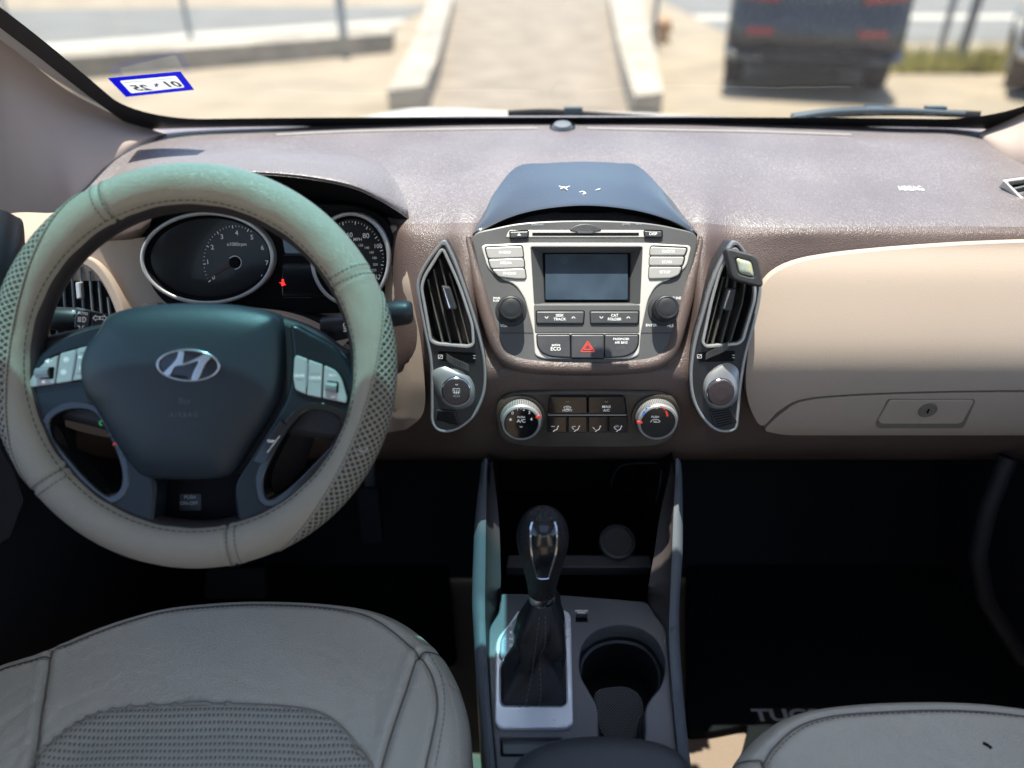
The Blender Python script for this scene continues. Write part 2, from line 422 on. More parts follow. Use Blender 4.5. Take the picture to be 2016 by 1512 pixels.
def glass_mat():
    m = bpy.data.materials.new('windshield_glass'); m.use_nodes = True; N = m.node_tree.nodes; L = m.node_tree.links
    N.remove(N['Principled BSDF']); out = N['Material Output']
    tr = N.new('ShaderNodeBsdfTransparent'); gl = N.new('ShaderNodeBsdfGlossy'); gl.inputs['Roughness'].default_value = .02
    fr = N.new('ShaderNodeFresnel'); fr.inputs[0].default_value = 1.25; mx = N.new('ShaderNodeMixShader')
    g = N.new('ShaderNodeNewGeometry'); sp = N.new('ShaderNodeSeparateXYZ'); L.new(g.outputs['Position'], sp.inputs[0])
    mr = N.new('ShaderNodeMapRange'); mr.inputs[1].default_value = BAND[0]; mr.inputs[2].default_value = BAND[1]; L.new(sp.outputs[2], mr.inputs[0])
    mr2 = N.new('ShaderNodeMapRange'); mr2.inputs[1].default_value = .01; mr2.inputs[2].default_value = -.03; L.new(sp.outputs[0], mr2.inputs[0])
    mm = N.new('ShaderNodeMath'); mm.operation = 'MULTIPLY'; L.new(mr.outputs[0], mm.inputs[0]); L.new(mr2.outputs[0], mm.inputs[1])
    mc = N.new('ShaderNodeMix'); mc.data_type = 'RGBA'; L.new(mm.outputs[0], mc.inputs[0])
    mc.inputs[6].default_value = (.92, .95, .93, 1); mc.inputs[7].default_value = (*BANDC, 1); L.new(mc.outputs[2], tr.inputs[0])
    L.new(fr.outputs[0], mx.inputs[0]); L.new(tr.outputs[0], mx.inputs[1]); L.new(gl.outputs[0], mx.inputs[2]); L.new(mx.outputs[0], out.inputs[0])
    return m
BAND = (1.409, 1.427); BANDC = (.17, .44, .50)  # unseen teal tint at the upper left, added to colour the incoming sun
M['glass'] = glass_mat()
def ext(name, col, rough=.85, sc=3, c2=None, amt=.6, **k): return mat(name, col, rough, var=(sc, amt, c2 or tuple(c * .75 for c in col)), **k)
M['concrete'] = ext('lot_concrete', (.27, .215, .145), sc=1.4, c2=(.19, .152, .105), amt=.8)
M['drive'] = ext('drive_concrete', (.225, .18, .13), sc=2.2, c2=(.15, .12, .088), amt=.9)
M['asphalt'] = ext('road_asphalt', (.145, .14, .125), sc=1)
M['line'] = ext('pale_kerb', (.36, .335, .285), sc=2, c2=(.45, .40, .32))
M['dirt'] = ext('dry_verge', (.32, .25, .15), sc=.8, c2=(.24, .19, .12))
M['kerb'] = ext('kerb_concrete', (.37, .315, .24), sc=2.5, c2=(.20, .175, .14), amt=.9)
M['steel'] = ext('galvanised_steel', (.30, .32, .34), .5, metal=.5)
M['hoodpaint'] = mat('hood_paint', (.62, .62, .60), .25, coat=.7)
M['navy'] = mat('suv_paint', (.006, .010, .014), .3, coat=.35)
M['greypaint'] = mat('grey_paint', (.05, .06, .065), .28, coat=.8)
M['carglass'] = mat('car_glass', (.012, .016, .02), .08)
M['redlens'] = mat('red_lens', (.22, .02, .03), .2, coat=.5)
M['tyre'] = mat('tyre', (.02, .02, .02), .8)
M['grass'] = ext('verge_grass', (.36, .33, .09), sc=5)
M['orange'] = ext('weathered_orange', (.50, .30, .16), .7, sc=9)
M['plate'] = mat('number_plate', (.6, .6, .58), .4)
# ================================================================== outside ground and road
g = MB(); g.add([(-120, -60, 0), (120, -60, 0), (120, 300, 0), (-120, 300, 0)], [(0, 1, 2, 3)], M['concrete'])
g.build('ground', kind='structure', loc=(0, 0, 0))
def strip(name, m, px_pts, z, kind='structure', **k):
    b = MB(); pts = [pz(u, v, z) for u, v in px_pts]; b.add(pts, [tuple(range(len(pts)))], m)
    return b.build(name, kind=kind, loc=(pts[0].x, pts[0].y, 0), **k)
P0 = pz(862, -12, 0); P1 = pz(1208, -12, 0); Q0 = pz(800, 232, 0); Q1 = pz(1262, 232, 0)
b = MB(); b.add([Q0 + Vector((0, 0, .004)), Q1 + Vector((0, 0, .004)), P1 + Vector((0, 0, .004)), P0 + Vector((0, 0, .004)),
                 P1 + Vector((0, 30, .004)), P0 + Vector((0, 30, .004))], [(0, 1, 2, 3), (3, 2, 4, 5)], M['drive'])
b.build('driveway', kind='structure', loc=(0, 5, 0))
b = MB(); b.add([pz(u, v, .012) for u, v in ((-700, 150), (60, 88), (420, 61), (800, 36), (850, 12), (400, 14), (-700, 30))], [tuple(range(7))], M['asphalt'])
b.add([(3.2, 11.2, .004), (60, 12.2, .004), (60, 19.6, .004), (3.2, 19, .004)], [(0, 1, 2, 3)], M['asphalt'])
b.build('road', kind='structure', loc=(0, 15, 0))
b = MB(); b.add([pz(u, v, .016) for u, v in ((-700, 168), (60, 101), (420, 73), (790, 47), (800, 37), (420, 62), (60, 89), (-700, 151))], [tuple(range(8))], M['line'])
b.add([(3.2, 14.0, .008), (60, 14.9, .008), (60, 15.6, .008), (3.2, 14.7, .008)], [(0, 1, 2, 3)], M['line'])
b.build('road_marking', kind='structure', loc=(0, 13, 0))
b = MB()
b.add([(-60, 26, .004), (-2.2, 24, .004), (-2.2, 40, .004), (-60, 40, .004)], [(0, 1, 2, 3)], M['dirt'])
b.add([(3.2, 19.1, .004), (60, 19.7, .004), (60, 40, .004), (3.2, 40, .004)], [(0, 1, 2, 3)], M['dirt'])
b.build('verge', kind='structure', loc=(0, 12, 0))
def kerb(name, tops, z, label, cat, m=None, cap=None):
    b = MB(); T = [pz(u, v, z) for u, v in tops]; B = [Vector((p.x, p.y, 0)) for p in T]; n = len(T)
    vs = B + T; fs = [(i, (i + 1) % n, n + (i + 1) % n, n + i) for i in range(n)]
    b.add(vs, fs, m or M['kerb']); b.add(T, [tuple(range(n))], cap or M['kerb'])
    o = b.build(name, label=label, cat=cat, flat=True); bv = o.modifiers.new('b', 'BEVEL'); bv.width = .02; bv.segments = 2; return o
kerb('concrete_kerb', [(762, 178), (836, 168), (862, 110), (893, -14), (848, -14), (815, 80)], .24, 'pale raised concrete kerb left of the driveway, ending square', 'kerb')
kerb('concrete_kerb', [(1250, 190), (1306, 182), (1290, 100), (1262, -14), (1198, -14), (1222, 100)], .24, 'pale raised concrete kerb right of the driveway beside the dark SUV', 'kerb')
kerb('retaining_wall', [(-900, 168), (60, 118), (420, 92), (770, 66), (775, 50), (420, 76), (60, 100), (-900, 146)], .22, 'low concrete retaining wall running beside the road left of the driveway', 'wall')
def post(u, v, h, label, r=.035, lean=0):
    p = pz(u, v, 0); b = MB()
    b.tube([p, p + Vector((lean * h, 0, h))], r, M['steel'], 12); b.lathe(p, (0, 0, 1), [(r * 2.2, 0), (r * 2.2, .02), (r * 1.2, .03)], M['steel'], 16)
    return b.build('steel_post', label=label, cat='post', group='steel posts along the roadside', loc=p)
post(22, 62, 2.2, 'thin steel post at the far upper left of the windshield view')
post(376, 78, 2.2, 'steel post by the road above the blue inspection sticker')
post(680, 108, 2.4, 'pale steel post just left of the driveway kerb', .055)
post(1285, 92, 2.2, 'steel post just right of the driveway kerb')
post(1850, 100, 2.2, 'steel post right of the dark SUV, the nearer to the SUV', .04)
post(1882, 138, 2.2, 'steel post in the grass tuft between the two parked cars', .05, .02)
# a squat orange hydrant-like bollard
p = pz(1304, 84, 0); b = MB()
b.lathe(p, (0, 0, 1), [(.11, 0), (.11, .04), (.07, .05), (.08, .20), (.10, .21), (.10, .24), (.07, .31), (.03, .34), (.001, .35)], M['orange'], 20, cap=False)
b.tube([p + Vector((-.12, 0, .17)), p + Vector((.12, 0, .17))], .035, M['orange'], 12); b.build('hydrant', label='squat weathered orange hydrant beside the right driveway kerb', cat='hydrant', loc=p)
# grass tufts at the roadside
b = MB(); rnd = random.Random(3)
for i in range(2600):
    u = rnd.uniform(1735, 1985); v = rnd.uniform(124, 146); p = pz(u, v, 0); hh = rnd.uniform(.05, .24) * (1 if rnd.random() < .8 else 1.5)
    a = rnd.uniform(0, 6.28); d = Vector((math.cos(a), math.sin(a), 0)); q = p + d * rnd.uniform(.02, .10) + Vector((0, 0, hh))
    sd = Vector((-d.y, d.x, 0)) * .008; b.add([p - sd, p + sd, q], [(0, 1, 2)], M['grass'])
b.build('grass', kind='stuff', label='yellow green grass tufts along the lot edge', flat=True)
# ------------------------------------------------------------------ parked cars, seen from behind
def prism_yz(b, prof, x0, x1, m, inset_top=0.0):
    """closed side profile (y,z) extruded across the width, narrowing upwards"""
    n = len(prof); rows = []
    zmax = max(p[1] for p in prof); xc = (x0 + x1) / 2; hw = (x1 - x0) / 2
    for s_ in (-1, -.985, -.95, -.88, -.75, 0, .75, .88, .95, .985, 1):
        k = interp([(0, 1), (.75, .997), (.88, .985), (.95, .965), (.985, .935), (1, .88)], abs(s_))
        yc = sum(p[0] for p in prof) / n; zc = sum(p[1] for p in prof) / n; row = []
        for y, z in prof:
            nar = 1 - inset_top * max(0, (z - .9) / max(.01, zmax - .9))
            row.append((xc + s_ * hw * nar, yc + (y - yc) * k, zc + (z - zc) * k))
        rows.append(row)
    b.grid(rows, m, cu=True, flip=False)
    b.add(rows[0], [tuple(range(n))], m); b.add(rows[-1], [tuple(reversed(range(n)))], m)
def car(name, label, x0, x1, y, paint, H=1.66, L=4.5, yaw=0):
    xc = (x0 + x1) / 2; t = thing(name, label, 'car', (xc, y + L / 2, 0), 'cars parked ahead of the windshield')
    prof = cr([(y, .42), (y - .02, .60), (y + .03, .80), (y + .07, 1.02), (y + .30, H - .14), (y + .50, H), (y + 1.6, H), (y + 2.6, H - .1), (y + 3.3, 1.08), (y + L - .2, .92), (y + L, .6), (y + L - .05, .32), (y + .25, .30)], 4)
    b = MB(); prism_yz(b, prof, x0, x1, paint, .16); b.build('body', t, sharp=50)
    b = MB(); gl = [(x0 + .28, y + .075, 1.06), (x1 - .28, y + .075, 1.06), (x1 - .36, y + .30, H - .20), (x0 + .36, y + .30, H - .20)]
    b.add([(q[0], q[1] - .025, q[2]) for q in gl] + [(q[0], q[1] + .02, q[2]) for q in gl], [(0, 1, 2, 3), (0, 4, 5, 1), (1, 5, 6, 2), (2, 6, 7, 3), (3, 7, 4, 0)], M['carglass']); b.build('rear_window', t)
    b = MB(); b.box((xc, y - .03, .36), (x1 - x0 - .5, .10, .16), M['rubber']); b.build('bumper', t)
    for s_ in (-1, 1):
        b = MB(); b.box((xc + s_ * ((x1 - x0) / 2 - .26), y + .03, .90), (.34, .10, .15), M['redlens'], Matrix.Rotation(R(-s_ * 6), 3, 'Y')); b.build('tail_light', t)
        b = MB(); b.box((xc + s_ * ((x1 - x0) / 2 - .30), y - .03, .575), (.24, .06, .055), M['redlens']); b.build('reflector', t)
        for yy in (y + .85, y + L - .85):
            wx = xc + s_ * ((x1 - x0) / 2 - .10); b = MB()
            b.lathe((wx - .1, yy, .34), (1, 0, 0), [(.2, 0), (.33, .01), (.34, .04), (.34, .16), (.33, .2), (.2, .2)], M['tyre'], 28); wh = b.build('wheel', t)
            b = MB(); b.lathe((wx + s_ * .10, yy, .34), (s_, 0, 0), [(.21, 0), (.20, .012), (.16, .004), (.05, .014)], M['steel'], 24); b.build('rim', wh)
    b = MB(); b.box((xc, y - .045, .93), (.9, .03, .03), M['chrome']); b.build('trim_strip', t)
    t.rotation_euler.z = R(yaw); t.location = (xc - math.sin(R(yaw)) * L / 2, y + math.cos(R(yaw)) * L / 2, 0)
    return t
car('parked_car', 'dark navy SUV parked ahead with its rear facing us, right of the driveway', 1.96, 3.52, 7.35, M['navy'], yaw=-17)
car('parked_car', 'dark grey car cut off by the right edge of the windshield view', 4.55, 6.25, 7.0, M['greypaint'], 1.55, yaw=-30)
# ================================================================== own car, outside the glass
XC = .0875
def wsY(z): return 1.17 - (z - 1.152) / .625
b = MB(); rows = []
for i in range(15):
    y = 1.27 + i * .07; zz = interp([(1.27, 1.108), (1.5, 1.080), (1.8, 1.027), (2.05, .967), (2.18, .90), (2.25, .78)], y)
    rows.append([(XC + s_ * .72, y, zz + .018 * (1 - s_ * s_) - .10 * abs(s_) ** 4 + .016 * math.exp(-((s_ + .42) / .22) ** 2)) for s_ in [q / 16 - 1 for q in range(33)]])
b.grid(rows, M['hoodpaint']); b.build('car_hood', label='white hood edge of this car just beyond the base of the windshield', cat='hood')
b = MB(); b.grid([[(XC + s_ * .72, y, z - .02 * s_ * s_) for s_ in [q / 8 - 1 for q in range(17)]] for y, z in ((1.175, 1.135), (1.20, 1.125), (1.24, 1.118), (1.266, 1.122))], M['black'])
b.build('wiper_cowl', label='black plastic cowl under the wipers', cat='cowl')
def wiper(pts, label, blade):
    t = thing('wiper', label, 'wiper', py(*pts[0]), 'windshield wipers')
    P = [py(*q) for q in pts]; P2 = [tuple(p) for p in P]; P2 = cr(P2, 6, False)
    n = len(P2); b = MB(); b.tube(P2, [lerp(.010, .004, i / (n - 1)) for i in range(n)], M['steelblue'], 10, sq=.7); b.build('arm', t)
    B = cr([tuple(py(*q)) for q in blade], 6, False); b = MB(); b.tube(B, .0055, M['rubber'], 8); b.build('blade', t)
    for k in ((.35, .75) if pts[0][0] > 1300 else (.5,)):
        q = Vector(B[int(k * (len(B) - 1))]); b = MB(); b.box(q + Vector((0, 0, .004)), (.03, .012, .012), M['steelblue']); b.build('clip', t)
M['steelblue'] = mat('wiper_grey', (.06, .075, .085), .4, metal=.4)
wiper([(1010, 231, 1.27), (1060, 224, 1.27), (1160, 226, 1.26), (1320, 236, 1.25)], 'grey wiper arm at the middle of the windshield base', [(1000, 224, 1.262), (1080, 221, 1.262), (1180, 228, 1.255), (1290, 234, 1.25)])
wiper([(1560, 232, 1.22), (1640, 220, 1.22), (1760, 217, 1.21), (1900, 223, 1.18)], 'grey wiper at the right corner of the windshield base', [(1600, 226, 1.225), (1720, 222, 1.225), (1820, 222, 1.21), (1930, 226, 1.18)])
# ================================================================== windshield
def ws_pt(s_, t):     # s -1..1 across, t 0..1 up
    Yb = 1.165 - .035 * abs(s_) ** 3; Zb = 1.42 - .2225 * Yb - .006 * abs(s_) ** 4
    base = Vector((XC + s_ * .665, Yb, Zb))
    top = Vector((XC + s_ * .64, .652 - .02 * s_ * s_, 1.473))
    p = base.lerp(top, t); p += Vector((0, .25, .4)).normalized() * .018 * math.sin(math.pi * t)
    if abs(s_) > .80: p.x -= math.copysign(.022 * ((abs(s_) - .8) / .2) ** 2 * (1 - t) ** 6, s_)
    return p
ws = MB(); ws.grid([[ws_pt(q / 20 - 1, t / 24) for q in range(41)] for t in range(25)], M['glass'])
wso = ws.build('windshield', label='clear curved windshield above the dashboard', cat='windshield', loc=ws_pt(0, 0))
fr_ = MB(); L_ = []; I_ = []
for k in range(25): L_.append(ws_pt(-1, 1 - k / 24)); I_.append(ws_pt(-.957, 1 - k / 24 if k < 24 else .0))
def inner(s_, t): return ws_pt(s_, t)
def border(path_o, path_i): fr_.grid([[p + Vector((0, -.003, -.004)) for p in path_o], [p + Vector((0, -.003, -.004)) for p in path_i]], M['frit'])
M['frit'] = mat('frit_black', (.01, .011, .013), .35)
o_, i_ = [], []
def frit_pt(s_, t): o_.append(ws_pt(*o)); i_.append(ws_pt(s_, t))
for k in range(24): t = 1 - k / 24 * (1 - .17); o = (-1, t); frit_pt(-.957, t)
for k in range(13):
    a = R(180 + 90 * k / 12); o = (-1, .17 * (1 - k / 6)) if k < 6 else (-1 + .20 * (k - 6) / 6, 0); frit_pt(-.80 + .157 * math.cos(a), .17 + .12 * math.sin(a))
for k in range(1, 40): s_ = -.80 + 1.6 * k / 40; o = (s_, 0); frit_pt(s_, .05)
for k in range(13):
    a = R(270 + 90 * k / 12); o = (.80 + .20 * k / 6, 0) if k < 6 else (1, .17 * (k - 6) / 6); frit_pt(.80 + .157 * math.cos(a), .17 + .12 * math.sin(a))
for k in range(24): t = .17 + (k + 1) / 24 * .83; o = (1, t); frit_pt(.957, t)
border(o_, i_); fr_.build('frit_border', wso)
# inspection sticker, read from outside, so mirrored in here
FW = Fr(py(297, 167, 1.0), -58)
# put the frame on the glass
_r = ray(297, 167); best = None
for i in range(400):
    t = i / 400
    for j in range(60):
        p = ws_pt(-1 + j / 30, t); q = (p - CAM); e = (q.normalized() - _r.normalized()).length
        if best is None or e < best[0]: best = (e, p)
FW = Fr(best[1] + Vector((0, -.004, -.006)), -58)

def transl(m, f):
    nt = m.node_tree; p = nt.nodes['Principled BSDF']; t = nt.nodes.new('ShaderNodeBsdfTranslucent'); t.inputs[0].default_value = p.inputs['Base Color'].default_value
    x = nt.nodes.new('ShaderNodeMixShader'); x.inputs[0].default_value = f; nt.links.new(p.outputs[0], x.inputs[1]); nt.links.new(t.outputs[0], x.inputs[2]); nt.links.new(x.outputs[0], nt.nodes['Material Output'].inputs[0])
M['stkblue'] = mat('sticker_blue', (.02, .03, .62), .5, emit=((.02, .03, .8), .0)); M['stkwhite'] = mat('sticker_white', (.72, .72, .70), .6)
M['stkink'] = mat('sticker_ink', (.10, .11, .13), .6); M['stkstar'] = mat('sticker_star', (.25, .12, .40), .6)
transl(M['stkblue'], .6); transl(M['stkwhite'], .35)
b = MB(); b.plate(FW, [(213, 155), (355, 142), (382, 177), (248, 191)], M['stkblue'], .0002, -.0006, 0, back=True, holes=[rc([(235, 159), (346, 149), (364, 172), (258, 184)], 4)])
b.plate(FW, rc([(235, 159), (346, 149), (364, 172), (258, 184)], 4), M['stkwhite'], .0001, -.0004, 0)
b.text(FW, '01', 339, 166.5, 25, M['stkink'], .0009, rot=5, sx=-1.0, bold=.035); b.text(FW, '25', 278, 173.5, 25, M['stkink'], .0009, rot=5, sx=-1.0, bold=.035)
b.plate(FW, [(308 + (5.5 if i % 2 == 0 else 2.2) * math.sin(i * math.pi / 5), 168 - (5.5 if i % 2 == 0 else 2.2) * math.cos(i * math.pi / 5)) for i in range(10)], M['stkstar'], .0009, .0003, 0)
for u0, u1, v0, v1 in ((244, 280, 163, 159.5), (300, 338, 158, 154.5)): b.ribbon(FW, [(u0, v0), (u1, v1)], 1.6, M['stkink'], .0009)
b.build('inspection_sticker', label='blue bordered inspection sticker reading 01 25 backwards on the windshield', cat='sticker')
# ================================================================== car shell round the cabin
b = MB(); rows = []
for y, z in ((.66, 1.475), (.60, 1.50), (.45, 1.55), (.2, 1.60), (-.3, 1.63), (-1.0, 1.62), (-1.7, 1.55)):
    rows.append([(XC + s_ * .64, y, z - .05 * s_ ** 4) for s_ in [q / 8 - 1 for q in range(17)]])
def roofpart(x0, x1, y0, y1, n=8):
    def zr(y, s_): return interp([(-1.7, 1.55), (-1.0, 1.62), (-.3, 1.63), (.2, 1.60), (.45, 1.55), (.60, 1.50), (.652, 1.480)], y) - .05 * s_ ** 4
    R_ = [[(XC + .64 * s_, y, zr(y, s_)) for s_ in [lerp(x0, x1, q / n) for q in range(n + 1)]] for y in [lerp(y1, y0, q / 12) for q in range(13)]]
    b.grid(R_, M['headliner'], flip=True); b.grid([[(p[0], p[1] + .01, p[2] + .03) for p in r_] for r_ in R_], M['hoodpaint'])
for sg in (-1, 1):
    E_ = [ws_pt(sg, t / 12) for t in range(13)]
    b.grid([[p + Vector((-sg * .012, 0, .004)) for p in E_], [p + Vector((sg * .05, 0, .012)) for p in E_], [p + Vector((sg * .13, -.03, -.02)) for p in E_], [p + Vector((sg * .15, -.05, -.05)) for p in E_]], M['hoodpaint'])  # outer pillar panels, added to shade the pillar trim inside
roofpart(-1, 1, .05, .652); roofpart(-1, -.62, -.70, .05); roofpart(.62, 1, -.70, .05); roofpart(-1, 1, -1.7, -.70)  # gap above the seats added to let skylight into the cabin
for sg in (-1, 1):
    b.grid([[(XC + sg * .635, y, z - .05) for y, z in RL] for RL in ([(.66, 1.49), (.45, 1.55), (.2, 1.60), (-.3, 1.63), (-1.7, 1.56)],)] + [[(XC + sg * x, y, z - dz) for y, z in [(.66, 1.49), (.45, 1.55), (.2, 1.60), (-.3, 1.63), (-1.7, 1.56)]] for x, dz in ((.70, .09), (.73, .16))], M['headliner'])  # side rails out of view, added to keep sun off the seat
b.build('car_roof', label='unseen pale cloth roof lining over the cabin, with a gap added for skylight', cat='roof')
# ---- doors, pillars, floor
def pgrid(b, A, B, m, n=10, bulge=.02, flip=False, k=6):
    """surface between two photo-traced lines (u,v,Y); bulge pushes the middle towards the cabin"""
    A = cr([tuple(py(*p)) for p in A], k, False); B = cr([tuple(py(*p)) for p in B], k, False); rows = []
    for i in range(n + 1):
        t = i / n; row = []
        for p, q in zip(A, B):
            c = Vector(p).lerp(Vector(q), t); c += (CAM - c).normalized() * bulge * math.sin(math.pi * t); row.append(c)
        rows.append(row)
    b.grid(rows, m, flip=flip)
b = MB()
A = [(-300, -190, .78), (-60, 22, .93), (0, 66, .96), (60, 122, 1.0), (130, 176, 1.05), (200, 214, 1.09), (265, 243, 1.12), (330, 262, 1.145)]
B = [(-330, 380, .66), (-60, 425, .80), (40, 418, .85), (110, 418, .88), (150, 398, .895), (185, 350, .95), (240, 303, 1.03), (322, 266, 1.13)]
pgrid(b, A, B, M['cloth'], 14, .014)
b.build('pillar_trim', label='beige cloth covered pillar trim left of the windshield', cat='pillar trim')
b = MB(); pgrid(b, [(1925, 259, 1.15), (1968, 243, 1.12), (2016, 219, 1.09), (2080, 185, 1.05), (2400, 0, .8)], [(1915, 264, 1.14), (1955, 297, 1.055), (2016, 335, 1.0), (2090, 372, .94), (2400, 430, .75)], M['cloth'], 10, .02)
b.build('pillar_trim', label='beige cloth covered pillar trim right of the windshield', cat='pillar trim')
# left door
t = thing('door_panel', 'dark door panel left of the steering wheel with a speaker grille', 'door panel', (XC - .74, 0, .3))
b = MB(); X0 = XC - .70
b.grid([[(X0 - .03, y, 1.02) for y in (1.15, .6, .2, -.6, -1.5)], [(X0, y, 1.0) for y in (1.15, .6, .2, -.6, -1.5)], [(X0 + .01, y, .9) for y in (1.15, .6, .2, -.6, -1.5)], [(X0, y, .6) for y in (1.15, .6, .2, -.6, -1.5)], [(X0, y, .35) for y in (1.15, .6, .2, -.6, -1.5)]], M['doortrim']); b.build('door_skin', t)
b = MB(); pgrid(b, [(-80, 395, .70), (0, 412, .72), (30, 425, .74), (46, 440, .75), (50, 500, .75)], [(-80, 700, .60), (-30, 640, .62), (0, 610, .64), (30, 560, .68), (42, 520, .72)], M['doortrim'], 6, .01); b.build('door_cap', t)
FD = Fr(pd(20, 960, .84), 30, 25)
b = MB(); b.plate(FD, [(-90, 860), (0, 880), (30, 930), (48, 985), (20, 1060), (-90, 1120)], M['doortrim'], .004, -.03, .004); b.build('speaker_grille', t)
t = thing('door_panel', 'dark door panel beyond the passenger seat', 'door panel', (XC + .74, 0, .3))
b = MB(); X1 = XC + .70; ys = (-1.5, -.6, .2, .6, 1.15)
b.grid([[(X1 + .03, y, 1.02) for y in ys], [(X1, y, 1.0) for y in ys], [(X1 - .01, y, .9) for y in ys], [(X1, y, .6) for y in ys], [(X1, y, .35) for y in ys]], M['doortrim']); b.build('door_skin', t)
b = MB(); b.tube([pd(1985, 900, .98), pd(1945, 1000, 1.0), pd(1925, 1090, 1.02), pd(1940, 1180, 1.04), pd(2016, 1300, 1.06)], .012, M['doortrim'], 10); b.build('door_pocket_edge', t)
# floor
b = MB(); zf = .42
b.add([(XC - .72, -1.5, zf), (XC + .72, -1.5, zf), (XC + .72, .98, zf), (XC - .72, .98, zf)], [(0, 1, 2, 3)], M['carpet'])
b.grid([[(XC + s_ * .80, y, z) for s_ in (-1, -.5, 0, .5, 1)] for y, z in ((.94, zf + .002), (1.05, .5), (1.10, .6), (1.10, .8), (1.08, 1.02))], M['darktrim'])
b.build('floor', kind='structure', loc=(XC, 0, zf))
FM = Fr((0, .7, zf + .012), 90)
b = MB(); b.plate(FM, rc([(1352, 1000), (1960, 1000), (2100, 1390), (2160, 1520), (1450, 1520), (1475, 1425), (1400, 1440), (1352, 1444)], 14), M['mat_'], .004, -.011, .003)
b.text(FM, 'TUCSON', 1592, 1409, 25, M['dimprint'], .0045, sx=1.5, bold=.03)
b.plate(FM, rc([(1490, 1394), (1700, 1390), (1700, 1426), (1488, 1428)], 6), M['rubber'], .0042, .001, 0)
fmat = b.build('floor_mat', label='black carpet floor mat with grey lettering in front of the passenger seat', cat='floor mat')
b = MB(); b.plate(FM, rc([(150, 1080), (880, 1080), (900, 1300), (60, 1300)], 20), M['mat_'], .004, -.011, .003)
b.build('floor_mat', label='black carpet floor mat in the driver footwell below the steering wheel', cat='floor mat')
b = MB(); P_ = [pd(150, 1030, 1.05), pd(100, 1120, 1.02), pd(40, 1225, .98), pd(8, 1290, .95), pd(-60, 1400, .9)]
b.tube(cr([tuple(p) for p in P_], 5, False), .006, M['rail'], 8)
b.build('sill_trim', label='thin grey sill edge running down left of the driver seat', cat='sill trim')
for nm, q, lb in (('brake_pedal', [(405, 1120), (520, 1118), (525, 1178), (400, 1180)], 'wide black brake pedal in the driver footwell'), ('accelerator_pedal', [(700, 960), (745, 960), (755, 1070), (712, 1072)], 'tall black accelerator pedal right of the steering wheel column')):
    FP = Fr(pd(q[0][0], q[0][1], 1.12), 35); t = thing(nm, lb, 'pedal', pd(q[0][0], q[0][1], 1.12))
    b = MB(); b.plate(FP, rc(q, 8), M['rubber'], .006, -.012, .003); b.build('pad', t)
    cx = sum(p[0] for p in q) / 4; b = MB(); b.tube([pd(cx, q[0][1] + 20, 1.13), pd(cx, q[0][1] - 60, 1.2), pd(cx, q[0][1] - 160, 1.22)], .008, M['steel'], 8); b.build('pedal_arm', t)
# ================================================================== dashboard body
DT = thing('dashboard', 'brown and beige dashboard spanning the cabin below the windshield', 'dashboard', (XC, 1.0, .85))
COL = {
 150: [(300, 1.12), (318, 1.06), (335, 1.0), (360, .94), (395, .89), (435, .87), (480, .86), (600, .84), (700, .82), (770, .81), (850, .81), (890, .84), (905, .92)],
 320: [(243, 1.19), (268, 1.12), (300, 1.02), (345, .95), (400, .89), (435, .865), (480, .86), (600, .84), (700, .82), (770, .81), (850, .81), (890, .84), (905, .92)],
 560: [(236, 1.20), (262, 1.12), (297, 1.03), (345, .95), (400, .89), (435, .865), (480, .86), (600, .84), (700, .82), (770, .81), (850, .81), (890, .84), (905, .92)],
 730: [(232, 1.20), (258, 1.12), (300, 1.03), (350, .945), (400, .885), (438, .86), (480, .845), (600, .83), (700, .81), (770, .80), (850, .80), (890, .83), (905, .91)],
 800: [(230, 1.20), (256, 1.12), (298, 1.03), (350, .94), (405, .872), (440, .835), (480, .812), (600, .775), (700, .755), (770, .76), (850, .785), (890, .82), (905, .90)],
 870: [(229, 1.20), (254, 1.12), (296, 1.03), (348, .94), (400, .865), (440, .825), (480, .800), (600, .760), (700, .738), (770, .736), (850, .755), (890, .78), (905, .86)],
 925: [(228, 1.20), (253, 1.12), (294, 1.03), (344, .94), (398, .86), (438, .818), (480, .788), (600, .743), (700, .721), (770, .713), (830, .722), (890, .755), (905, .84)],
 990: [(228, 1.20), (252, 1.12), (292, 1.03), (340, .95), (396, .875), (440, .835), (490, .815), (600, .785), (700, .724), (745, .706), (820, .714), (890, .75), (905, .83)],
 1150: [(228, 1.20), (252, 1.12), (290, 1.03), (335, .96), (395, .885), (440, .845), (495, .825), (600, .80), (710, .722), (745, .703), (820, .714), (890, .75), (905, .83)],
 1310: [(228, 1.20), (252, 1.12), (292, 1.03), (340, .95), (396, .875), (440, .835), (490, .815), (600, .785), (700, .724), (745, .706), (820, .714), (890, .75), (905, .83)],
 1380: [(228, 1.20), (253, 1.12), (294, 1.03), (344, .94), (398, .86), (438, .818), (480, .788), (600, .743), (700, .721), (770, .713), (830, .722), (890, .755), (905, .84)],
 1440: [(230, 1.20), (255, 1.12), (296, 1.03), (350, .94), (404, .865), (445, .826), (485, .805), (600, .768), (700, .745), (770, .742), (850, .755), (890, .78), (905, .87)],
 1560: [(234, 1.195), (258, 1.12), (300, 1.03), (358, .94), (412, .862), (448, .822), (490, .806), (600, .775), (700, .755), (770, .75), (850, .76), (890, .79), (905, .87)],
 1750: [(238, 1.19), (262, 1.12), (306, 1.025), (366, .935), (418, .857), (446, .824), (486, .806), (600, .775), (700, .755), (770, .75), (850, .76), (890, .79), (905, .87)],
 1930: [(246, 1.175), (268, 1.11), (312, 1.015), (370, .93), (420, .855), (446, .824), (480, .806), (600, .775), (700, .755), (770, .75), (850, .76), (890, .79), (905, .87)],
 2100: [(300, 1.10), (325, 1.04), (350, .97), (390, .91), (424, .855), (448, .824), (480, .806), (600, .775), (700, .755), (770, .75), (850, .76), (890, .79), (905, .87)],
}
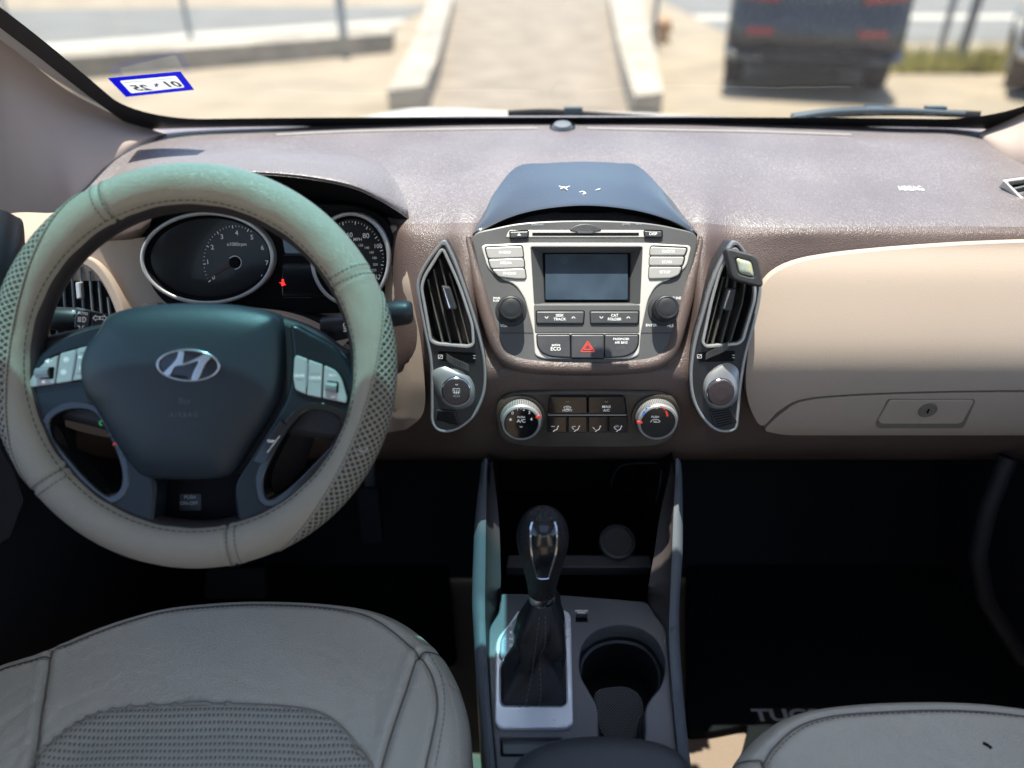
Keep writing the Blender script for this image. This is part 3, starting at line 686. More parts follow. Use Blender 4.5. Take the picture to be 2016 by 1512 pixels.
us = sorted(COL); cols = []
ctrl = [[(u, p[0], p[1]) for p in COL[u]] for u in us]
nr = len(ctrl[0]); rowcur = [cr([ctrl[c][r_] for c in range(len(us))], 8, False) for r_ in range(nr)]
fine = list(zip(*rowcur)); cols = [cr([(q[1], q[2], q[0]) for q in col], 7, False) for col in fine]
def dashY(u, v):
    c = min(cols, key=lambda cc: abs(cc[0][2] - u)); return interp([(q[0], q[1]) for q in c], v)
def dp(u, v, dy=0.0): return py(u, v, dashY(u, v) - dy)
rows = [[py(c[i][2], c[i][0], c[i][1]) for c in cols] for i in range(len(cols[0]))]
# top pad (dusty brown) and front fascia (brown leather grain) meet on the rounded edge
SPL = 7 * 5
b = MB(); b.grid(rows[:SPL + 1], M['pad'], flip=True)
rows2 = rows[SPL:]; last = rows2[-1]
rows2.append([Vector((p.x, p.y + .18, p.z + .02)) for p in last])
b.grid(rows2, M['brown'], flip=True)
body = b.build('dash_pad', DT, sharp=70)
# ---- things drawn on the pad
def line3(b, pts, r, m, dy=.0, n=6, lift=.001):
    b.tube([dp(u, v, dy) + Vector((0, -lift, lift)) for u, v in pts], r, m, n)
M['slot'] = mat('defrost_slot', (.50, .47, .43), .35)
b = MB(); line3(b, cr([(545, 267), (700, 260), (900, 256), (1058, 254)], 6, False), .0016, M['slot']); b.build('defroster_slot', DT)
b = MB(); line3(b, cr([(1156, 254), (1300, 257), (1500, 261), (1674, 267)], 6, False), .0016, M['slot']); b.build('defroster_slot', DT)
b = MB(); c_ = dp(1107, 256) ; FS = Fr(c_, 75)
b.dome(FS, ell(1107, 254, 25, 11, 32), M['black'], [(1, -.004), (1, .001), (.93, .0025)], cap=False)
b.dome(FS, ell(1107, 252, 19, 8, 32), M['rail'], [(1.15, .001), (1, .005), (.85, .0075), (.5, .0085)]); b.build('light_sensor', DT)
FA = Fr(dp(1793, 371), 82); b = MB(); b.text(FA, 'AIRBAG', 1793, 371, 20, M['white'], .0012, sx=.50, bold=.0); b.build('airbag_lettering', DT)
# scuffs and specks on the pad are in its material; sun visor shaped hood over the radio
def loft_px(b, lines, m, k=6, n=6, flip=False):
    """lines: list of lists of (u,v,Y), lofted smoothly one after another"""
    L = [cr(l, k, False) for l in lines]
    cols_ = [cr([l[i] for l in L], n, False) for i in range(len(L[0]))]
    rws = [[py(*cols_[i][j]) for i in range(len(cols_))] for j in range(len(cols_[0]))]
    b.grid(rws, m, flip=flip); return rws
back = [(931, 459, .800), (944, 428, .838), (975, 377, .895), (1018, 328, .965), (1080, 321, .978), (1148, 318, .984), (1215, 321, .978), (1258, 328, .965), (1310, 380, .89), (1350, 428, .838), (1373, 459, .800)]
lip = [(932, 463, .792), (958, 446, .800), (998, 426, .808), (1045, 411, .812), (1098, 403, .814), (1150, 400, .815), (1205, 403, .814), (1262, 412, .812), (1316, 429, .808), (1350, 446, .800), (1372, 463, .792)]
mid = [((a[0] + c[0]) / 2, (a[1] + c[1]) / 2 - 1, (a[2] + c[2]) / 2 - .006) for a, c in zip(back, lip)]
lip2 = [(a[0], a[1] + 5, a[2] - .002) for a in lip]; lip3 = [(a[0] + (1150 - a[0]) * .03, a[1] + 12, a[2] + .01) for a in lip]
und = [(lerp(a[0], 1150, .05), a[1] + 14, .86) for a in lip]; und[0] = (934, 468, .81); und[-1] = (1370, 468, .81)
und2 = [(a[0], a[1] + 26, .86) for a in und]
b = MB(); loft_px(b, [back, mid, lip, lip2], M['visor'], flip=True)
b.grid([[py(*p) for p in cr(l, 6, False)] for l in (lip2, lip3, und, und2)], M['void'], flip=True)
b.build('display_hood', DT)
b = MB()
for pts in ([(1100, 366), (1112, 369), (1122, 366)], [(1103, 372), (1110, 367), (1118, 374)], [(1140, 378), (1147, 376), (1154, 380), (1146, 382)], [(1172, 374), (1182, 371)]):
    for a, c in zip(pts, pts[1:]):
        b.tube([py(q[0], q[1], interp([(318, .984), (358, .893), (400, .815)], q[1]) - .0035) for q in (a, ((a[0] + c[0]) / 2, (a[1] + c[1]) / 2 + .6), c)], [.0002, .0010, .0002], M['white'], 6, sq=.5)
b.build('scuff_marks', DT)
# ---- radio
FR = Fr(py(1150, 590, .750), 36)
RD = MB()
ro = cr([(932, 463), (975, 448), (1040, 437), (1150, 433), (1262, 437), (1330, 448), (1371, 463), (1368, 505), (1352, 560), (1335, 625), (1316, 682), (1290, 706), (1240, 715), (1150, 718), (1060, 715), (1015, 706), (990, 684), (968, 625), (950, 560), (936, 505)], 5)
RD.plate(FR, ro, M['radiogrey'], .003, -.02, .002, holes=[rc([(1047, 488), (1263, 488), (1258, 598), (1054, 598)], 4)])
slot_hood = cr([(1122, 452), (1135, 444), (1152, 441), (1170, 444), (1184, 452), (1170, 456), (1152, 457), (1135, 456)], 4)
radio = RD.build('radio', DT)
b = MB(); Lr = [(p, FR.px(p[0], p[1], .003)) for p in ro]
nb_ = len(Lr); st_ = max(range(nb_), key=lambda q: Lr[q][0][0] * .2 - abs(Lr[q][0][1] - 466) * 5); seq = [Lr[(st_ + q) % nb_] for q in range(nb_)]
if seq[3][0][1] < seq[0][0][1]: seq = [seq[0]] + seq[:0:-1]
seq = [q for q in seq if q[0][1] >= 464]
cx_, cy_ = FR.px(1150, 590)
path = [FR.w(cx_ + (q[1][0] - cx_) * 1.035, cy_ + (q[1][1] - cy_) * 1.045, -.0020) for q in seq]; n_ = len(path)
b.tube(path, [.0085 * min(1, .25 + 5 * min(i_ / n_, 1 - i_ / n_)) for i_ in range(n_)], M['brown'], 14, sq=.9); b.build('radio_bezel', DT)
b = MB(); b.plate(FR, rc([(1003, 453), (1296, 453), (1300, 459), (1303, 467), (996, 467), (999, 459)], 3), M['radiosilver'], .0038, .002, .0006)
b.plate(FR, rc([(1048, 458), (1258, 458), (1258, 463.5), (1048, 463.5)], 1.5), M['void'], .0042, .003, 0)
b.plate(FR, [(1136, 455), (1168, 455), (1166, 459), (1138, 459)], M['radiogrey'], .0050, .003, 0)
b.plate(FR, slot_hood, M['dkbutton'], .0046, .003, .0005); b.build('disc_slot', radio)
def button(parent, fr, pts, m, h=.006, r=5, txt=(), b_=.0012, gap=True, h0=.0, name='button'):
    o = MB()
    if gap:
        q = rc(pts, r); cx = sum(p[0] for p in q) / len(q); cy = sum(p[1] for p in q) / len(q)
        L_ = [fr.px(p[0], p[1], h0) for p in q]
        if area(L_) < 0: L_.reverse()
        o.plate(fr, inset(L_, -.0009), M['void'], h0 + .0012, h0 - .001, 0, loc=True)
    o.plate(fr, rc(pts, r), m, h, h0, b_)
    for t in txt: o.text(fr, t[0], t[1], t[2], t[3], t[4] if len(t) > 4 else M['white'], h + .0002, sx=t[5] if len(t) > 5 else 1)
    return o
# silver frame with the side wings round the screen
sf = rc([(946, 482), (1044, 478), (1270, 478), (1362, 483), (1352, 525), (1325, 548), (1292, 560), (1276, 590), (1262, 655), (1258, 700), (1240, 706), (1070, 706), (1053, 700), (1050, 655), (1034, 590), (1016, 560), (985, 548), (960, 528)], [10, 4, 4, 10, 12, 16, 16, 10, 6, 10, 6, 6, 10, 6, 10, 16, 16, 12])
b = MB(); b.plate(FR, sf, M['radiosilver'], .0046, .001, .0012, holes=[rc([(1045, 486), (1265, 486), (1260, 600), (1052, 600)], 4)])
b.plate(FR, rc([(1051, 600), (1260, 600), (1259, 655), (1053, 655)], 3), M['radiogrey'], .0052, .003, .0005)
b.build('face_frame', radio)
# sunk screen with sloping sides
b = MB(); O = [FR.w(*FR.px(u, v, .0046), .0046) for u, v in ((1045, 486), (1265, 486), (1260, 600), (1052, 600))]
S = [FR.w(*FR.px(u, v, -.012), -.012) for u, v in ((1068, 498), (1242, 498), (1240, 596), (1072, 596))]
b.grid([O, S], M['radiogrey'], cu=True); b.add(S, [(3, 2, 1, 0)], M['void'])
b.build('screen_surround', radio)
b = MB(); b.plate(FR, rc([(1073, 500), (1236, 500), (1236, 590), (1074, 590)], 3), M['screen'], -.0100, -.0115, .0003); b.build('screen', radio)
for pts, tx in (([(955, 487), (1028, 484), (1031, 507), (961, 509)], ('RADIO', 994, 497)), ([(961, 510), (1031, 508), (1033, 527), (967, 529)], ('MEDIA', 996, 518)), ([(968, 530), (1033, 528), (1036, 549), (1015, 549), (982, 545)], ('PHONE', 1003, 538.5)),
                ([(1281, 485), (1353, 488), (1348, 503), (1279, 503)], ('CLOCK', 1316, 495)), ([(1279, 505), (1348, 505), (1343, 523), (1278, 523)], ('SCAN', 1313, 516)), ([(1278, 525), (1343, 525), (1337, 541), (1320, 548), (1277, 549)], ('SETUP', 1309, 536))):
    button(radio, FR, pts, M['button'], .0066, 5, [(tx[0], tx[1], tx[2], 5.4)], h0=.004).build('button', radio)
button(radio, FR, [(1004, 456), (1040, 455), (1039, 467), (1005, 468)], M['dkbutton'], .0064, 2, h0=.004).plate(FR, [(1018, 463.5), (1022, 459), (1026, 463.5)], M['white'], .0067, .006, 0).build('button', radio)
button(radio, FR, [(1268, 454), (1303, 455), (1303, 467), (1270, 466)], M['dkbutton'], .0064, 2, [('DISP', 1286, 460.5, 5.6)], h0=.004).build('button', radio)
def chev(o, fr, u, v, s_, m, h, wd=1.3, w=3.4): o.ribbon(fr, [(u - w, v + s_ * 1.8), (u, v - s_ * 1.8), (u + w, v + s_ * 1.8)], wd, m, h)
for pts, l1, l2, cx in (([(1056, 613), (1150, 613), (1148, 637), (1057, 637)], 'SEEK', 'TRACK', 1102), ([(1162, 613), (1258, 613), (1256, 637), (1163, 637)], 'CAT', 'FOLDER', 1210)):
    o = button(radio, FR, pts, M['dkbutton'], .0075, 3, [(l1, cx, 621, 5.2), (l2, cx, 628.5, 5.2)], h0=.005)
    chev(o, FR, cx - 26, 625, -1, M['white'], .0077); chev(o, FR, cx + 27, 625, 1, M['white'], .0077); o.build('button', radio)
o = button(radio, FR, [(1057, 659), (1122, 659), (1123, 704), (1085, 702), (1066, 694), (1058, 680)], M['dkbutton'], .007, [3, 2, 2, 14, 10, 10], [('active', 1094.5, 679, 5), ('ECO', 1094, 687, 7)], h0=.004); o.build('button', radio)
o = button(radio, FR, [(1125, 659), (1189, 659), (1189, 705), (1125, 705)], M['dkbutton'], .007, 2, h0=.004)
for k_, s_ in ((13.5, 1.5), (7.5, 1.5)):
    T3 = [(1157, 682.5 - k_ * .8), (1157 + k_, 682.5 + k_ * .72), (1157 - k_, 682.5 + k_ * .72)]
    for i in range(3): o.ribbon(FR, [T3[i], T3[(i + 1) % 3]], s_, M['red'], .0073)
o.build('hazard_button', radio)
o = button(radio, FR, [(1191, 659), (1257, 659), (1256, 680), (1248, 694), (1230, 702), (1191, 704)], M['dkbutton'], .007, [2, 3, 10, 10, 14, 2], [('PASSENGER', 1223, 667.5, 4.2), ('AIR BAG', 1223, 674.5, 4.6), ('OFF', 1222, 685, 7, M['radiogrey'])], h0=.004); o.build('button', radio)
# knobs
for cx, cy in ((1007, 608), (1307, 607)):
    o = MB(); p = FR.w(*FR.px(cx - 1, cy + 4, .003), .003)
    o.lathe(p, FR.n, [(.0175, 0), (.0170, .0012), (.0150, .0016), (.0135, .002), (.0132, .019), (.0125, .0205), (.0112, .021), (.0105, .0202), (.0100, .0205), (.005, .0208)], M['black'], 64)
    for i in range(40):
        a = 2 * math.pi * i / 40; q = p + (FR.ex * math.cos(a) + FR.ey * math.sin(a)) * .0133
        o.tube([q + FR.n * .004, q + FR.n * .0185], .0005, M['dark'], 4, cap=False)
    o.build('knob', radio)
b = MB()
for t in (('PWR', 978, 587.5, 4.6), ('PUSH', 978, 592.5, 4.2), ('VOL', 992, 641.5, 5), ('TUNE', 1332, 587, 5), ('ENTER', 1282, 640.5, 5), ('FILE', 1320, 641.5, 5)):
    b.text(FR, t[0], t[1], t[2], t[3], M['white'], .0034)
for t in (('Bluetooth', 1058, 442, 4.2), ('((XM))', 1233, 441, 4.2), ('MP3', 1258, 441, 4.2)): b.text(FR, t[0], t[1], t[2], t[3], M['dimprint'], .0034, sk=.2)
b.ribbon(FR, [(984, 655.5), (1324, 655.5)], .9, M['void'], .0034); b.build('lettering', radio)
# ---- climate panel
FH = Fr(py(1157, 825, .7005), 6)
po = cr([(976, 832), (983, 792), (1012, 774), (1070, 770), (1157, 768), (1245, 770), (1304, 774), (1331, 792), (1338, 832), (1326, 864), (1290, 880), (1240, 884), (1157, 884), (1075, 884), (1026, 880), (988, 866)], 6)
b = MB(); b.plate(FH, po, M['clim'] if 'clim' in M else M['gloss'], .004, -.06, .004, steps=3); clim = b.build('climate_panel', DT)
for pts, tx, led in (([(1083, 781), (1156, 781), (1156, 815), (1079, 815)], [('FRONT', 1117, 808.5, 4.2)], (1117, 790)), ([(1158, 781), (1229, 781), (1233, 815), (1158, 815)], [('MAX', 1194, 801, 5.6), ('A/C', 1194, 808, 5.4)], (1194, 790))):
    o = button(clim, FH, pts, M['gloss'], .0085, 3, tx, h0=.004)
    if tx[0][0] == 'FRONT':
        o.ribbon(FH, ell(1117, 806, 8.5, 6.5, 10, 0, 35, 145), 1.1, M['white'], .0087); o.ribbon(FH, [(1110, 801), (1112, 806), (1122, 806), (1124, 801)], 1.1, M['white'], .0087)
        for x in (-2.6, 0, 2.6): o.ribbon(FH, [(1117 + x, 806.5), (1117.6 + x, 800.5)], .9, M['white'], .0087)
    o.ribbon(FH, ell(led[0], led[1], 2.6, 1.8, 6, 0, 180, 360), 1, M['dimprint'], .0087); o.build('button', clim)
b = MB(); b.plate(FH, rc([(1079, 816.5), (1233, 816.5), (1233, 818.3), (1079, 818.3)], .6), M['silver'], .0092, .004, 0); b.build('trim_strip', clim)
for i in range(4):
    x0 = 1078 + i * 40; o = button(clim, FH, [(x0, 820), (x0 + 38, 820), (x0 + 38, 852), (x0, 852)], M['gloss'], .0078, 2, h0=.004, gap=False)
    cx = 1093 + i * 41.5; h = .008
    o.plate(FH, ell(cx + 6, 839.5, 1.5, 1.5, 8), M['white'], h, .0078, 0)
    o.ribbon(FH, [(cx + 5, 841.5), (cx + 3, 846), (cx - 1, 847), (cx - 4, 850)], 1.9, M['white'], h)
    if i != 2: o.ribbon(FH, [(cx - 8, 839.5), (cx - 1, 839.5)], 1.2, M['white'], h)
    if i: o.ribbon(FH, [(cx - 9, 841), (cx - 4, 846)], 1.3, M['white'], h)
    if i == 3: o.plate(FH, ell(cx - 2, 839, 4, 2.4, 12), M['dimprint'], h + .0001, .0078, 0)
    o.build('button', clim)
for k_, (cx, cy) in enumerate(((1026, 819), (1290, 818))):
    p = FH.w(*FH.px(cx, cy, .004), .004); o = MB()
    o.lathe(p, FH.n, [(.0278, 0), (.0272, .003), (.0245, .0035)], M['clim2'] if 'clim2' in M else M['dark'], 64, cap=False)
    o.lathe(p, FH.n, [(.0235, .001), (.0228, .015), (.0215, .0175), (.0195, .0180), (.0190, .0172)], M['silver'], 72, cap=False)
    for i in range(72):
        a = 2 * math.pi * i / 72; q = p + (FH.ex * math.cos(a) + FH.ey * math.sin(a)) * .0233
        o.tube([q + FH.n * .003, q + FH.n * .0145], .0005, M['radiogrey'], 4, cap=False)
    dial = o.build('dial', clim)
    o = MB(); o.lathe(p, FH.n, [(.0188, .012), (.0188, .0175), (.0183, .0182), (.009, .0184)], M['gloss'], 56)
    h = .0186 + .004; T_ = lambda t, x, y, s_, m=M['white']: o.text(FH, t, cx + x, cy + y, s_, m, h)
    if k_ == 0:
        for t, x, y in (('0', -17, -5.5), ('1', -7.5, -13), ('2', 5, -13), ('3', 16, -6.5), ('4', 20, 6.5)): T_(t, x, y, 6.4)
        T_('PUSH', 0, 2.5, 4.4); T_('A/C', 0, 10, 7.2)
        for a in range(4): o.ribbon(FH, [(cx - 21, cy + 7), (cx - 21 + 3 * math.cos(a * 1.57 + .4), cy + 7 + 3 * math.sin(a * 1.57 + .4))], 1.8, M['white'], h)
        o.ribbon(FH, ell(cx, cy + 20, 2.4, 2, 6, 0, 180, 360), 1, M['white'], h)
    else:
        for a0, a1, m, wd in ((178, 150, M['blue'], 4), (144, 130, M['blue'], 3), (124, 112, M['blue'], 2.4), (106, 97, M['white'], 2), (84, 74, M['red'], 2), (68, 56, M['red'], 2.6), (50, 36, M['red'], 3.2), (30, 0, M['red'], 4)):
            o.ribbon(FH, ell(cx, cy + 2, 24, 22, 8, 0, a0, a1), wd, m, h)
        T_('PUSH', 0, 3, 4.4); o.ribbon(FH, cr([(cx - 8, cy + 13), (cx - 7, cy + 10), (cx - 2, cy + 7.5), (cx + 4, cy + 8), (cx + 8, cy + 10), (cx + 8, cy + 13)], 3), 1.1, M['white'], h); o.ribbon(FH, [(cx + 3, cy + 11), (cx - 4, cy + 11)], 1, M['white'], h)
    o.build('push_button', dial)
    o = MB(); a = R(24) if k_ == 0 else R(178); q = p + (FH.ex * math.cos(a) + FH.ey * math.sin(a)) * .0205 + FH.n * .0175
    o.box(q, (.006, .0016, .0026), M['red'], Matrix.Rotation(-a, 3, 'Y')); o.build('pointer', dial)
# ---- centre vents
def vent(pts_o, pts_i, tilt, yaw, slats, tab, wheel, rnd_, silver_ring, grille, Yc, vv, name='air_vent', lab=None):
    fr = Fr(py(vv[0], vv[1], Yc), tilt, yaw); b = MB()
    hole = cr(pts_i, 5) if not isinstance(pts_i, tuple) else list(pts_i)
    oo = cr(pts_o, 6)
    b.plate(fr, oo, M['black'], .004, -.03, .002, holes=[hole])
    v_ = b.build(name, DT, label=lab)
    b = MB(); L_ = [fr.px(p[0], p[1], .004) for p in oo]; 
    if area(L_) < 0: L_.reverse()
    b.plate(fr, L_, M['ventframe'], .0058, -.004, .0014, holes=[inset(L_, .0036)], loc=True); b.build('silver_frame', v_)
    H_ = [fr.px(p[0], p[1], .004) for p in hole]
    if area(H_) < 0: H_.reverse()
    b = MB(); b.plate(fr, inset(H_, -.0028), M['silver'], .0062, .001, .0008, holes=[inset(H_, .0004)], loc=True)
    b.grid([[fr.w(*q, .004) for q in H_], [fr.w(*q, -.045) for q in inset(H_, .003)]], M['black'], cu=True, flip=True); b.poly(fr, [inset(H_, .003)], -.045, M['void']); b.build('duct', v_)
    for s_ in slats:
        b = MB(); P = [fr.px(u, v, .001) for u, v in s_]; n_ = len(P)
        b.grid([[fr.w(x - .0007, y, .0012) for x, y in P], [fr.w(x, y, .0022) for x, y in P], [fr.w(x + .0010, y, .0012) for x, y in P], [fr.w(x + .0012, y, -.016) for x, y in P], [fr.w(x - .0009, y, -.016) for x, y in P], [fr.w(x - .0007, y, .0012) for x, y in P]], M['slat']); b.build('slat', v_)
    b = MB(); b.plate(fr, rc(tab, 4), M['dark'], .010, .0, .0015); tc_ = [(lerp(tab[0][0], tab[1][0], .18), tab[0][1] + 3), (lerp(tab[0][0], tab[1][0], .38), tab[0][1] + 3), (lerp(tab[3][0], tab[2][0], .38), tab[3][1] - 3), (lerp(tab[3][0], tab[2][0], .18), tab[3][1] - 3)]
    b.plate(fr, rc(tc_, 2), M['chrome'], .0112, .009, .0005); b.build('thumb_tab', v_)
    b = MB(); u, v, rot = wheel; c = fr.px(u, v, .004)
    b.plate(fr, rc([(u - 38, v - 9 - rot * .6), (u + 36, v - 9 + rot * .6), (u + 34, v + 12 + rot * .6), (u - 34, v + 10 - rot * .6)], 4), M['void'], .0046, .003, 0)
    for i in range(23):
        a = R(-66 + 6 * i); x = math.sin(a) * .013; z = math.cos(a) * .013 - .004
        b.box(fr.w(c[0] + x, c[1] - rot * .0002 * i, .003 + z * .5), (.0008, .003, .0075), M['dkbutton'] if i % 2 else M['radiogrey'], Matrix.Rotation(-R(tilt), 3, 'X'))
    b.text(fr, '~', u + 33, v - 2, 5, M['white'], .0052, sx=1.2); b.text(fr, '~', u + 33, v + 3, 5, M['white'], .0052, sx=1.2)
    for q in ([(-30, -3), (-38, -3)], [(-38, -3), (-38, 4)], [(-38, 4), (-30, 4)], [(-30, 4), (-30, -3)], [(-31, -2), (-37, 3)]): b.ribbon(fr, [(u + q[0][0], v + q[0][1]), (u + q[1][0], v + q[1][1])], .9, M['white'], .0052)
    b.build('thumb_wheel', v_)
    u, v, r_ = rnd_; p = fr.w(*fr.px(u, v, .004), .004); k = fr.mpp(u, v)
    b = MB(); cc_ = fr.px(u, v, .004); So = [fr.px(q[0], q[1], .004) for q in silver_ring]
    if area(So) < 0: So.reverse()
    Si = [(cc_[0] + r_ * k * 1.05 * math.cos(t_), cc_[1] + r_ * k * 1.05 * math.sin(t_)) for t_ in [math.atan2(q[1] - cc_[1], q[0] - cc_[0]) for q in So]]
    b.grid([[fr.w(lerp(p_[0], q_[0], t_), lerp(p_[1], q_[1], t_), h_) for p_, q_ in zip(So, Si)] for t_, h_ in ((0, .002), (.02, .0045), (.2, .0065), (.5, .0085), (.8, .0100), (.97, .0102), (1, .009))], M['ventframe'], cu=True); b.build('ring', v_)
    b = MB(); b.lathe(p, fr.n, [(r_ * k * 1.03, .002), (r_ * k * 1.03, .008), (r_ * k, .0085)], M['chrome'], 48, cap=False)
    b.lathe(p, fr.n, [(r_ * k, .0070), (r_ * k * .99, .0095), (r_ * k * .93, .0106), (r_ * k * .5, .0112)], M['plum'], 48)
    if lab is None:
        b.ribbon(fr, rc([(u - 7, v - 1), (u + 6, v - 1), (u + 6, v + 8), (u - 7, v + 8)], 2) + [(u - 7, v + 1)], 1.1, M['white'], .0170 - .0) if False else None
        hh = .0117 + .004
        fr_pts = [(u - 7, v - 2), (u + 6, v - 2), (u + 6, v + 6), (u - 7, v + 6), (u - 7, v - 2)]
        b.ribbon(fr, fr_pts, 1, M['white'], hh)
        for x in (-3.5, 0, 3.5): b.ribbon(fr, [(u + x - 1, v + .5), (u + x, v + 9)], .9, M['white'], hh)
        b.text(fr, 'REAR', u, v + 13, 4, M['dimprint'], hh); b.ribbon(fr, ell(u, v - 11, 2.4, 1.8, 6, 0, 180, 360), 1, M['white'], hh)
    b.build('round_button', v_)
    b = MB()
    for i in range(7):
        x0, y0, x1, y1 = [lerp(grille[0][j], grille[1][j], i / 6) for j in range(4)]
        b.ribbon(fr, [(x0, y0), (x1, y1)], 2.2, M['void'], .0068)
    b.plate(fr, rc([(grille[0][0] - 4, grille[0][1] - 4), (grille[0][2] + 4, grille[0][3] - 4), (grille[1][2] + 2, grille[1][3] + 3), (grille[1][0] - 4, grille[1][1] + 3)], 4), M['black'], .0064, .003, .0008)
    b.build('small_grille', v_); return fr, v_
M['plum'] = mat('plum_button', (.045, .03, .034), .4)
M['slat'] = mat('vent_slat', (.11, .11, .10), .36, var=(60, .6, (.16, .15, .12)))
VL_o = [(873, 473), (881, 480), (900, 520), (925, 590), (946, 660), (957, 715), (956, 770), (938, 815), (912, 840), (885, 851), (862, 848), (849, 830), (848, 790), (846, 712), (832, 640), (821, 580), (822, 548), (838, 515), (862, 483)]
VL_i = rc([(871, 492), (902, 560), (928, 640), (930, 676), (922, 680), (862, 675), (850, 670), (832, 566), (838, 545)], [6, 30, 12, 5, 5, 5, 8, 14, 14])
fvl, _ = vent(VL_o, tuple(VL_i), 18, 0, [[(842, 550), (855, 610), (871, 674)], [(853, 530), (868, 600), (887, 675)], [(865, 510), (882, 580), (907, 677)], [(885, 538), (903, 600), (923, 678)]],
     [(868, 563), (885, 566), (899, 610), (880, 610)], (901, 702, 3), (899, 767, 27), cr([(849, 735), (870, 722), (900, 727), (925, 742), (936, 770), (930, 795), (905, 806), (880, 800), (866, 785), (856, 765)], 6),
     [(862, 811, 893, 813), (858, 826, 903, 836)], .727, (885, 640))
VR_o = [(1447, 474), (1462, 486), (1480, 520), (1498, 556), (1497, 590), (1486, 640), (1470, 700), (1460, 760), (1455, 815), (1448, 846), (1415, 850), (1385, 828), (1364, 790), (1357, 740), (1364, 680), (1380, 620), (1396, 565), (1415, 520), (1436, 484)]
VR_i = rc([(1446, 490), (1482, 548), (1484, 585), (1460, 668), (1452, 674), (1392, 680), (1385, 674), (1403, 590), (1420, 530)], [6, 12, 20, 8, 5, 5, 6, 20, 20])
fvr, vright = vent(VR_o, tuple(VR_i), 18, 0, [[(1424, 545), (1408, 610), (1391, 676)], [(1436, 525), (1424, 600), (1403, 677)], [(1452, 530), (1440, 600), (1420, 676)], [(1470, 540), (1460, 600), (1437, 675)]],
     [(1431, 568), (1450, 568), (1441, 613), (1420, 610)], (1411, 701, -3), (1415, 769, 26), cr([(1386, 750), (1402, 727), (1430, 714), (1452, 725), (1456, 750), (1452, 785), (1430, 803), (1402, 803), (1385, 780)], 6),
     [(1400, 811, 1436, 807), (1412, 840, 1450, 830)], .727, (1425, 640), lab='air vent with the plain round blank button beneath it')
# the clipped on air freshener
FC = Fr(fvr.w(*fvr.px(1466, 527, .02), .02), 27, -12); t = thing('air_freshener', 'square black vent clip air freshener with a glassy centre on the right centre vent', 'air freshener', FC.o)
sqo = lambda r_, cx=1466, cy=527: [(cx + (x * .97 - y * -.16) * r_, cy + (x * .30 + y * .95) * r_) for x, y in ((-1, -.9), (.9, -1), (1, .9), (-.9, 1))]
b = MB(); b.plate(FC, rc(sqo(35, 1462, 525), 15, 8), M['black'], .002, -.014, .003); b.build('housing', t)
b = MB(); b.plate(FC, rc(sqo(35), 15, 8), M['slat2'] if 'slat2' in M else M['dkbutton'], .0065, .0, .002, steps=3, holes=[rc(sqo(17), 7, 6)]); b.build('face', t)
b = MB(); b.dome(FC, rc(sqo(17), 7, 6), M['gel'] if 'gel' in M else M['chrome'], [(1, .002), (.95, .006), (.8, .0072), (.4, .0078)]); b.build('gel_window', t)
# ---- passenger side trim and glovebox
YP = smt([(470, .800), (490, .794), (540, .772), (600, .752), (660, .734), (700, .7245), (740, .7195), (790, .720), (835, .7265), (858, .738), (880, .765)], 6)
YP = [(a, b_) for a, b_ in YP]
def drape(b, out, Yf, m, rings=16, edge=.008, r=.003, c=None, u_lim=None):
    if c is None: c = (sum(p[0] for p in out) / len(out), sum(p[1] for p in out) / len(out))
    rows = [[py(u, v, Yf(u, v) + edge) for u, v in out]]
    for i in range(rings + 1):
        s_ = 1 - i / rings * .98
        if i == 0: rows.append([py(u, v, Yf(u, v) + r) for u, v in out]); s_ = 1 - .006
        elif i == 1: s_ = .985
        rows.append([py(c[0] + (u - c[0]) * s_, c[1] + (v - c[1]) * s_, Yf(c[0] + (u - c[0]) * s_, c[1] + (v - c[1]) * s_)) for u, v in out])
    b.grid(rows, m, cu=True); b.add(rows[-1], [tuple(range(len(out)))], m)
def cut_loft(b, top, bot, Yf, m, n=26, edge=.01):
    """surface between a top and a bottom boundary (same number of (u,v) points), with returned edges"""
    rows = []
    for i in range(n + 1):
        t = i / n; t = .5 - .5 * math.cos(math.pi * t) if n > 8 else t
        rows.append([(lerp(a[0], c[0], t), lerp(a[1], c[1], t)) for a, c in zip(top, bot)])
    P = [[py(u, v, Yf(u, v)) for u, v in r_] for r_ in rows]
    back = Vector((0, edge, 0)); rim = .0018
    P = [[p + back for p in P[0]]] + P + [[p + back for p in P[-1]]]
    P = [[r_[0] + back] + r_ + [r_[-1] + back] for r_ in P]
    b.grid(P, m, flip=True)
Yp = lambda u, v: interp(YP, v)
topc = cr([(1478, 640), (1488, 600), (1503, 562), (1530, 535), (1575, 516), (1640, 504), (1720, 495), (1820, 487), (1920, 481), (2060, 476), (2300, 470)], 8, False)
botc = cr([(1478, 655), (1470, 720), (1469, 765), (1478, 805), (1500, 838), (1535, 808), (1580, 786), (1680, 776), (1850, 770), (2060, 768), (2300, 768)], 8, False)
b = MB(); cut_loft(b, topc, botc, Yp, M['beige']); b.build('trim_panel', DT, label='beige passenger side trim panel')
gt = cr([(1507, 843), (1540, 813), (1582, 790), (1680, 780), (1850, 774), (2060, 772), (2300, 772)], 8, False)
gb = cr([(1508, 849), (1545, 856), (1600, 857), (1720, 857), (1850, 857), (2060, 857), (2300, 857)], 8, False)
b = MB(); cut_loft(b, gt, gb, Yp, M['beige'], 12)
gd = b.build('glovebox_door', DT)
b = MB(); b.plate(Fr(py(1816, 815, .7235), -8), rc([(1752, 788), (1915, 788), (1917, 792), (1895, 832), (1885, 835), (1735, 835), (1728, 828)], 6), M['beige'], .0022, -.012, .0012)
lt = b.build('latch', gd)
